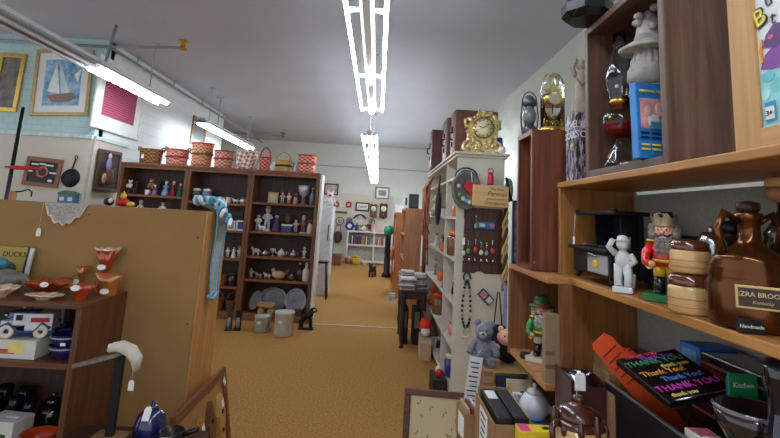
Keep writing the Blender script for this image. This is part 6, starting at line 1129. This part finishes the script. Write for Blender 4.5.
# grey cabinet piece and green flask on right wall side, seen beyond the tower
t = T('green_flask', 'green and red drinks flask standing on the tower corner', 'flask', (1.165, 4.69, CT)); B().lathe([(.035, 0), (.036, .05), (.036, .1), (.03, .14)], n=14).b('flask_body', mat((60, 150, 130), .3), t); B().lathe([(.031, .14), (.031, .19), (.004, .2)], n=14).b('cap', mat((50, 80, 170), .3), t); B().lathe([(.0365, .03), (.0365, .06)], n=14).b('red_band', mat((200, 60, 50), .4), t)
t = T('white_ball', 'white lace ball ornament left of the green flask', 'ornament', (1.13, 4.45, CT)); B().sph((0, 0, .037), .037, 12).b('ball', white, t); B().lathe([(.012, .072), (.01, .084), (.003, .086)], n=8).b('cap', brass, t)
# ------------------------------------------------------------------ table with the foreground pile
WT = .83; t = T('side_table', 'low dark table under the pile of boxes at lower right', 'table', (.5, 1.62, 0)); B().box((0, 0, WT - .0125), (.29, .86, .025), bev=.004).b('tabletop', darkwood, t)
for sx in (-.12, .12):
    for sy in (-.4, .4): B().box((sx, sy, WT / 2 - .013), (.04, .04, WT - .026)).b('leg', darkwood, t)
t = T('jar_carton', 'brown carton under the lidded crock jar', 'box', (.54, 1.305, WT + .001)); B().box((0, 0, .045), (.13, .13, .09), bev=.003).b('carton', cardboard, t); B().box((0, -.0655, .07), (.13, .001, .03)).b('tape', mat((176, 146, 104), .4), t)
t = T('cookie_jar', 'brown and tan glazed cookie jar with a white tag', 'jar', (.54, 1.305, WT + .092)); 
B().lathe([(.056, 0), (.06, .006), (.067, .05), (.069, .13), (.066, .188)], n=32).b('tan_body', mat((196, 160, 104), .18, coat=.8, var=.1), t); B().lathe([(.0665, .186), (.066, .19), (.062, .196), (.055, .2), (.05, .202)], n=32).b('brown_shoulder', mat((80, 40, 25), .15, coat=.7, var=.2), t)
for k in range(10): a = 2 * PI * k / 10; B().sph((.063 * cos(a), .063 * sin(a), .183), (.009, .009, .016 + .014 * (k % 3)), 8).b('glaze_drip', mat((80, 40, 25), .15, coat=.7, var=.2), t)
B().lathe([(.053, .2), (.055, .205), (.048, .218), (.03, .23), (.012, .234), (.012, .238), (.017, .244), (.013, .252), (.003, .254)], n=28).b('lid', mat((76, 38, 24), .15, coat=.7, var=.2), t)
B().tube([(-.06, -.02, .2), (-.078, -.026, .185), (-.076, -.024, .15), (-.064, -.02, .14)], .008, 8).b('ear_handle', mat((76, 38, 24), .15, coat=.7), t); B().prism([(-.014, -.018), (.014, -.018), (.014, .018), (.008, .026), (-.008, .026), (-.014, .018)], (.012, .02, .275), t=.001).tube([(.012, .02, .3), (.0, .006, .285), (-.006, .0, .25)], .0008, 4).b('price_tag', paper, t)
# open carton of black binders
t = T('open_carton', 'open brown carton full of black folders at lower middle', 'box', (.43, 1.622, WT + .001)); ow, od, oh = .12, .255, .19
B().box((-ow / 2 + .003, 0, oh / 2), (.006, od, oh)).b('side', cardboard, t); B().box((ow / 2 - .003, 0, oh / 2), (.006, od, oh)).b('side', cardboard, t); B().box((0, -od / 2 + .003, oh / 2), (ow - .014, .006, oh)).b('end', cardboard, t); B().box((0, od / 2 - .003, oh / 2 + .012), (ow - .014, .006, oh + .02)).b('end', cardboard, t); B().box((0, 0, .003), (ow - .014, od - .014, .006)).b('bottom', cardin, t)
B().box((-ow / 2 - .001, -.0, .12), (.002, .1, .12)).b('price_sheet', paper, t)
for j in range(5): B().box((-ow / 2 - .0025, .0, .165 - .02 * j), (.001, .07 - .01 * (j % 3), .006)).b('handwriting', mat((50, 50, 60), .6), t)
for k, l in enumerate(('left black folder with a white label in the open carton', 'right black folder with gold edge in the open carton')):
    t = T('black_folder', l, 'folder', (.4055 + .05 * k, 1.622, WT + .0085), 0, 'black folders in the open carton'); B().box((0, 0, .1), (.044, .235, .2), bev=.003).b('folder_cover', mat((28, 27, 29), .5, var=.2, scale=60), t); B().box((.0, 0, .2006), (.034, .22, .001)).b('folder_spine', mat((44, 42, 46), .55, var=.3, scale=90), t)
    if k == 0: B().box((0, .06, .2015), (.032, .07, .001)).b('white_label', paper, t)
    if k == 1: B().box((.0205, 0, .2015), (.004, .23, .001)).b('gold_edge', mat((206, 176, 120), .4), t)
t = T('yellow_game', 'yellow, pink and purple game box standing between jar and folders', 'box', (.475, 1.445, WT + .001), 0); B().box((0, 0, .1035), (.1, .05, .207), bev=.002).b('box_body', mat((236, 206, 50), .4), t); B().box((-.033, 0, .2075), (.03, .046, .001)).b('pink_print', mat((226, 80, 130), .4), t); B().box((0, -.0255, .11), (.08, .001, .15)).b('purple_side', mat((80, 60, 170), .4), t); B().sph((.028, 0, .2075), (.011, .009, .002), 10).b('dark_dot', black, t)
t = T('small_open_box', 'small brown open box of papers at the table edge', 'box', (.372, 1.86, WT + .001), .1); B().box((-.03, 0, .05), (.004, .12, .1)).b('side', cardboard, t); B().box((.03, 0, .05), (.004, .12, .1)).b('side', cardboard, t); B().box((0, -.058, .05), (.056, .004, .1)).b('end', cardboard, t); B().box((0, .058, .05), (.056, .004, .1)).b('end', cardboard, t); B().box((0, 0, .002), (.054, .11, .004)).b('bottom', cardin, t); B().box((-.033, -.01, .05), (.001, .07, .07)).b('price_sheet', paper, t)
for k, c in enumerate(((196, 170, 130), (150, 60, 50), (210, 206, 200))): 
    o = B().box((0, 0, .055), (.008, .1, .11)).b('booklet', mat(c, .6), None, (.355 + .016 * k, 1.86, WT + .0065), (0, 0, .1)); tag(o, ('tan', 'dark red', 'white')[k] + ' booklet upright in the small open box', 'booklet', 'booklets in the small open box')
# framed prints, plates, teapot
t = frame('gilt_picture', 'thin gilt frame leaning at the back of the table', 'picture', (.568, 2.035, WT + .002), .14, .175, .012, gold, mat((40, 34, 32), .5), d=.012)
t = T('cartoon_book', 'cream book with orange letters down its edge, in a navy cover', 'book', (.588, 2.008, WT + .002)); t.rotation_euler = (-.05, 0, 0); B().box((-.02, .005, .084), (.11, .012, .168), bev=.001).b('back_cover', mat((30, 34, 60), .5), t); B().box((.004, -.004, .08), (.095, .006, .158), bev=.001).b('front_cover', mat((222, 206, 170), .55, var=.1, scale=20), t); txt('CARTOON', .024, mat((226, 120, 40), .5), t, (-.03, -.0077, .085), (PI / 2, -PI / 2, 0)); B().sph((.02, -.007, .08), (.022, .001, .04), 10).b('cover_drawing', mat((110, 90, 70), .6), t)
t = T('plate_carton', 'flat brown carton under the stacked blue plates', 'box', (.572, 1.845, WT + .001)); B().box((0, 0, .017), (.14, .17, .034), bev=.003).b('carton', cardboard, t); B().box((-.0705, 0, .02), (.001, .17, .02)).b('tape', mat((176, 146, 104), .4), t)
PT = WT + .0365
for k, (c, r, l) in enumerate((((40, 40, 44), .098, 'dark rimmed plate at the bottom of the plate stack'), ((210, 210, 200), .09, 'cream plate with gold rim in the middle of the stack'), ((90, 130, 190), .082, 'blue and white plate directly under the teapot'))):
    t = T('dinner_plate', l, 'plate', (.565, 1.845, PT + .016 * k), 0, 'stacked plates'); B().lathe([(r * .55, 0), (r * .6, .003), (r, .0125), (r * .99, .0145), (r * .6, .006), (.003, .005)], n=36, cap=False).b('plate_body', mat(c, .2, coat=.6, var=.2 if k < 2 else .5, scale=20), t); B().lathe([(r, .0125), (r * 1.008, .0138), (r * .985, .0148)], n=36, cap=False).b('gilt_rim', gold, t)
t = T('white_teapot', 'white lidded teapot with blue decoration on the plates', 'teapot', (.605, 1.85, PT + .047), 2.6); teapot(t, .118, (228, 230, 232))
for k in range(5): a = -1.9 + .5 * k; B().sph((.056 * cos(a), .056 * sin(a), .045), (.01, .01, .014), 8).b('blue_flower', mat((120, 140, 176), .3), t)
ST = .815
t = T('plant_stand', 'brown wooden stand under the teddy bear carton', 'stand', (.585, 2.36, 0)); B().box((0, 0, ST - .0125), (.19, .23, .025), bev=.003).b('stand_top', pine, t)
for sx in (-.075, .075):
    for sy in (-.09, .09): B().box((sx, sy, ST / 2 - .013), (.03, .03, ST - .026)).b('leg', pine, t)
t = T('teddy_carton', 'brown carton on the pine stand under the grey teddy', 'box', (.595, 2.36, ST + .001)); B().box((0, 0, .068), (.18, .25, .136), bev=.003).b('carton', cardboard, t)
B().box((0, -.1255, .1), (.18, .001, .025)).b('tape', mat((176, 146, 104), .4), t)
t = T('handwritten_sheet', 'large white handwritten sheet hanging before the teddy carton', 'paper', (.465, 2.205, ST + .2), .1, None, 0, .12); B().box((0, 0, -.1), (.06, .0015, .2)).b('sheet', paper, t); B().tube([(0, 0, 0), (.02, .01, .03)], .001, 4).b('hanging_string', white, t)
for j in range(9): B().box((.003 * (j % 3) - .003, -.0012, -.025 - .019 * j), (.042 - .006 * (j % 3), .001, .005)).b('handwriting', mat((50, 50, 66), .6), t)
t = T('grey_teddy', 'grey plush teddy bear sitting on the brown carton', 'teddy bear', (.528, 2.34, ST + .138), -.35); teddy(t, .19, (128, 130, 140), (150, 152, 162)); B().tube([(.03, -.03, .118), (.0, -.045, .112), (-.03, -.03, .118)], .006, 6).b('ribbon', mat((90, 92, 110), .8), t)
t = T('pink_pig', 'pink plush toy with a black body beside the grey teddy', 'plush toy', (.645, 2.37, ST + .138), -.2); B().sph((0, 0, .05), (.06, .05, .05), 12).b('black_body', mat((20, 20, 22), .95), t); pk = mat((226, 170, 150), .9, var=.1); B().sph((.0, -.02, .115), (.05, .04, .038), 12).b('head', pk, t); B().lathe([(.018, 0), (.018, .02), (.002, .02)], n=14).b('snout', mat((216, 150, 136), .8), t, (0, -.052, .112), (PI / 2, 0, 0))
for s in (-1, 1): B().sph((s * .032, -.01, .148), (.014, .008, .016), 8).b('ear', pk, t); B().sph((s * .017, -.055, .128), .004, 6).b('eye', black, t); B().sph((s * .05, -.03, .07), (.016, .03, .014), 8).b('paw', pk, t)
# framed print of leaves leaning on the floor
t = frame('leaf_print', 'brown framed cream print of small leaves standing on the carpet', 'picture', (.44, 2.66, .006), .5, .685, .034, framewood, mat((206, 190, 146), .35, var=.05, scale=5), rz=-.12, tilt=-.16, d=.025)
random.seed(11); lf = mat((110, 84, 50), .6)
for k in range(22):
    x, z, a = random.uniform(-.19, .19), random.uniform(.3, .62), random.uniform(0, PI)
    B().prism([(-.013, 0), (0, .0035), (.013, 0), (0, -.0035)], (x, -.0008, z), (cos(a), 0, sin(a)), (-sin(a), 0, cos(a)), .0012).b('painted_leaf', mat(((110, 84, 50), (130, 96, 60), (90, 90, 56))[k % 3], .6), t)
    if k % 2: B().prism([(-.01, 0), (0, .003), (.01, 0), (0, -.003)], (x + .012, -.0008, z + .012), (cos(a + 1.3), 0, sin(a + 1.3)), (-sin(a + 1.3), 0, cos(a + 1.3)), .0012).b('painted_leaf', lf, t)
# ------------------------------------------------------------------ pieces that belong to a part go one level deeper
RULES = [
 ('nutcracker|green_nutcracker', 'eye pupil nose moustache mouth', 'head'), ('nutcracker|green_nutcracker', 'cuff hand', 'sleeve'), ('nutcracker|green_nutcracker', 'belt epaulette', 'torso'), ('nutcracker', 'crown_cap', 'crown'), ('green_nutcracker', 'hat_band', 'hat'),
 ('gold_clock|wall_clock', 'hour_mark hand', 'dial'), ('toy_truck', 'window', 'cab'), ('toy_truck', 'red_stripe', 'van_body'), ('gnome_figure', 'hat_ornament', 'hat'), ('gnome_figure', 'nose', 'body'),
 ('oil_lamp', 'red_oil yellow_sticker', 'oil_font'), ('oil_lamp', 'white_fleck', 'chimney'), ('cookie_jar', 'glaze_drip', 'brown_shoulder'), ('cookie_jar', 'price_tag', 'lid'), ('copper_jug', 'label_plate lettering', 'label_frame'), ('copper_jug', 'stopper', 'jug_body'),
 ('wooden_sign', 'lettering', 'sign_board'), ('thank_you_bag', 'lettering silver_edge', 'bag_body'), ('blue_game_box', 'printed_face printed_shirt printed_bag', 'photo_panel'), ('blue_game_box', 'lettering print_line', 'box_body'),
 ('pine_poster_frame', 'poster_shape age_label age_panel lettering', 'poster_sheet'), ('chalk_slate', 'lettering yellow_dot', 'slate_block'), ('duck_book', 'lettering cover_picture spine_band', 'cover'), ('cartoon_book', 'lettering cover_drawing', 'front_cover'),
 ('green_label', 'lettering', 'green_panel'), ('black_nameplate', 'lettering', 'plate'), ('chalkboard', 'chalk_mark painted_ring painted_dot', 'picture'), ('leaf_print', 'painted_leaf', 'picture'), ('framed_print', 'sail hull', 'picture'), ('shadow_box', 'doll_shape', 'picture'),
 ('suitcase', 'latch handle corner_cap', 'case_half'), ('frying_pan', 'hanging_ring', 'handle'), ('duck_decoy', 'bill', 'head'), ('porcelain_doll|china_figurine|pink_doll', 'hair', 'head'), ('china_figurine|porcelain_doll', 'hat', 'head'),
 ('carnival_bowl|carnival_compote|carnival_vase|carnival_basket', 'price_sticker', 'glass'), ('white_carton', 'printed_photo tape', 'carton'), ('white_box', 'orange_band yellow_note', 'carton'), ('tan_box|jar_carton|plate_carton|cardboard_carton', 'tape', 'carton'),
 ('teddy_carton', 'tape', 'carton'), ('handwritten_sheet', 'handwriting', 'sheet'), ('black_folder', 'white_label gold_edge folder_spine', 'folder_cover'), ('toy_stove', 'yellow_emblem door_scroll', 'oven_door'), ('black_case', 'sleeve_print', 'blue_sleeve'), ('orange_divider', 'print_line', 'card'), ('white_teapot', 'blue_flower', 'body'),
 ('dome_clock', 'dial crest', 'movement'), ('strip_light', 'lamp_holder bulb', 'housing'), ('flat_carton', 'faint_print', 'cardboard'), ('small_colour_box', 'green_print pink_print', 'box_body'), ('yellow_game', 'pink_print purple_side dark_dot', 'box_body'), ('china_animal', 'ear patch', 'body'), ('grey_tray', 'pin', 'tray_body'),
]
import re as _re
kids = {}
for o in list(bpy.data.objects):
    if o.parent and not o.parent.parent: kids.setdefault(o.parent, []).append(o)
_b = lambda n: _re.sub(r'\.\d+$', '', n)
def mid(o):
    c = [Vector(q) for q in o.bound_box]; return o.matrix_basis @ (sum(c, Vector()) / 8)
for names, subs, host in RULES:
    names, subs = names.split('|'), subs.split()
    for root, ch in kids.items():
        if _b(root.name) not in names: continue
        hosts = [c for c in ch if _b(c.name) == host]
        if not hosts: continue
        for c in ch:
            if _b(c.name) in subs and c not in hosts and c.parent == root:
                h = min(hosts, key=lambda q: (mid(q) - mid(c)).length)
                c.parent = h; c.matrix_parent_inverse = h.matrix_basis.inverted()
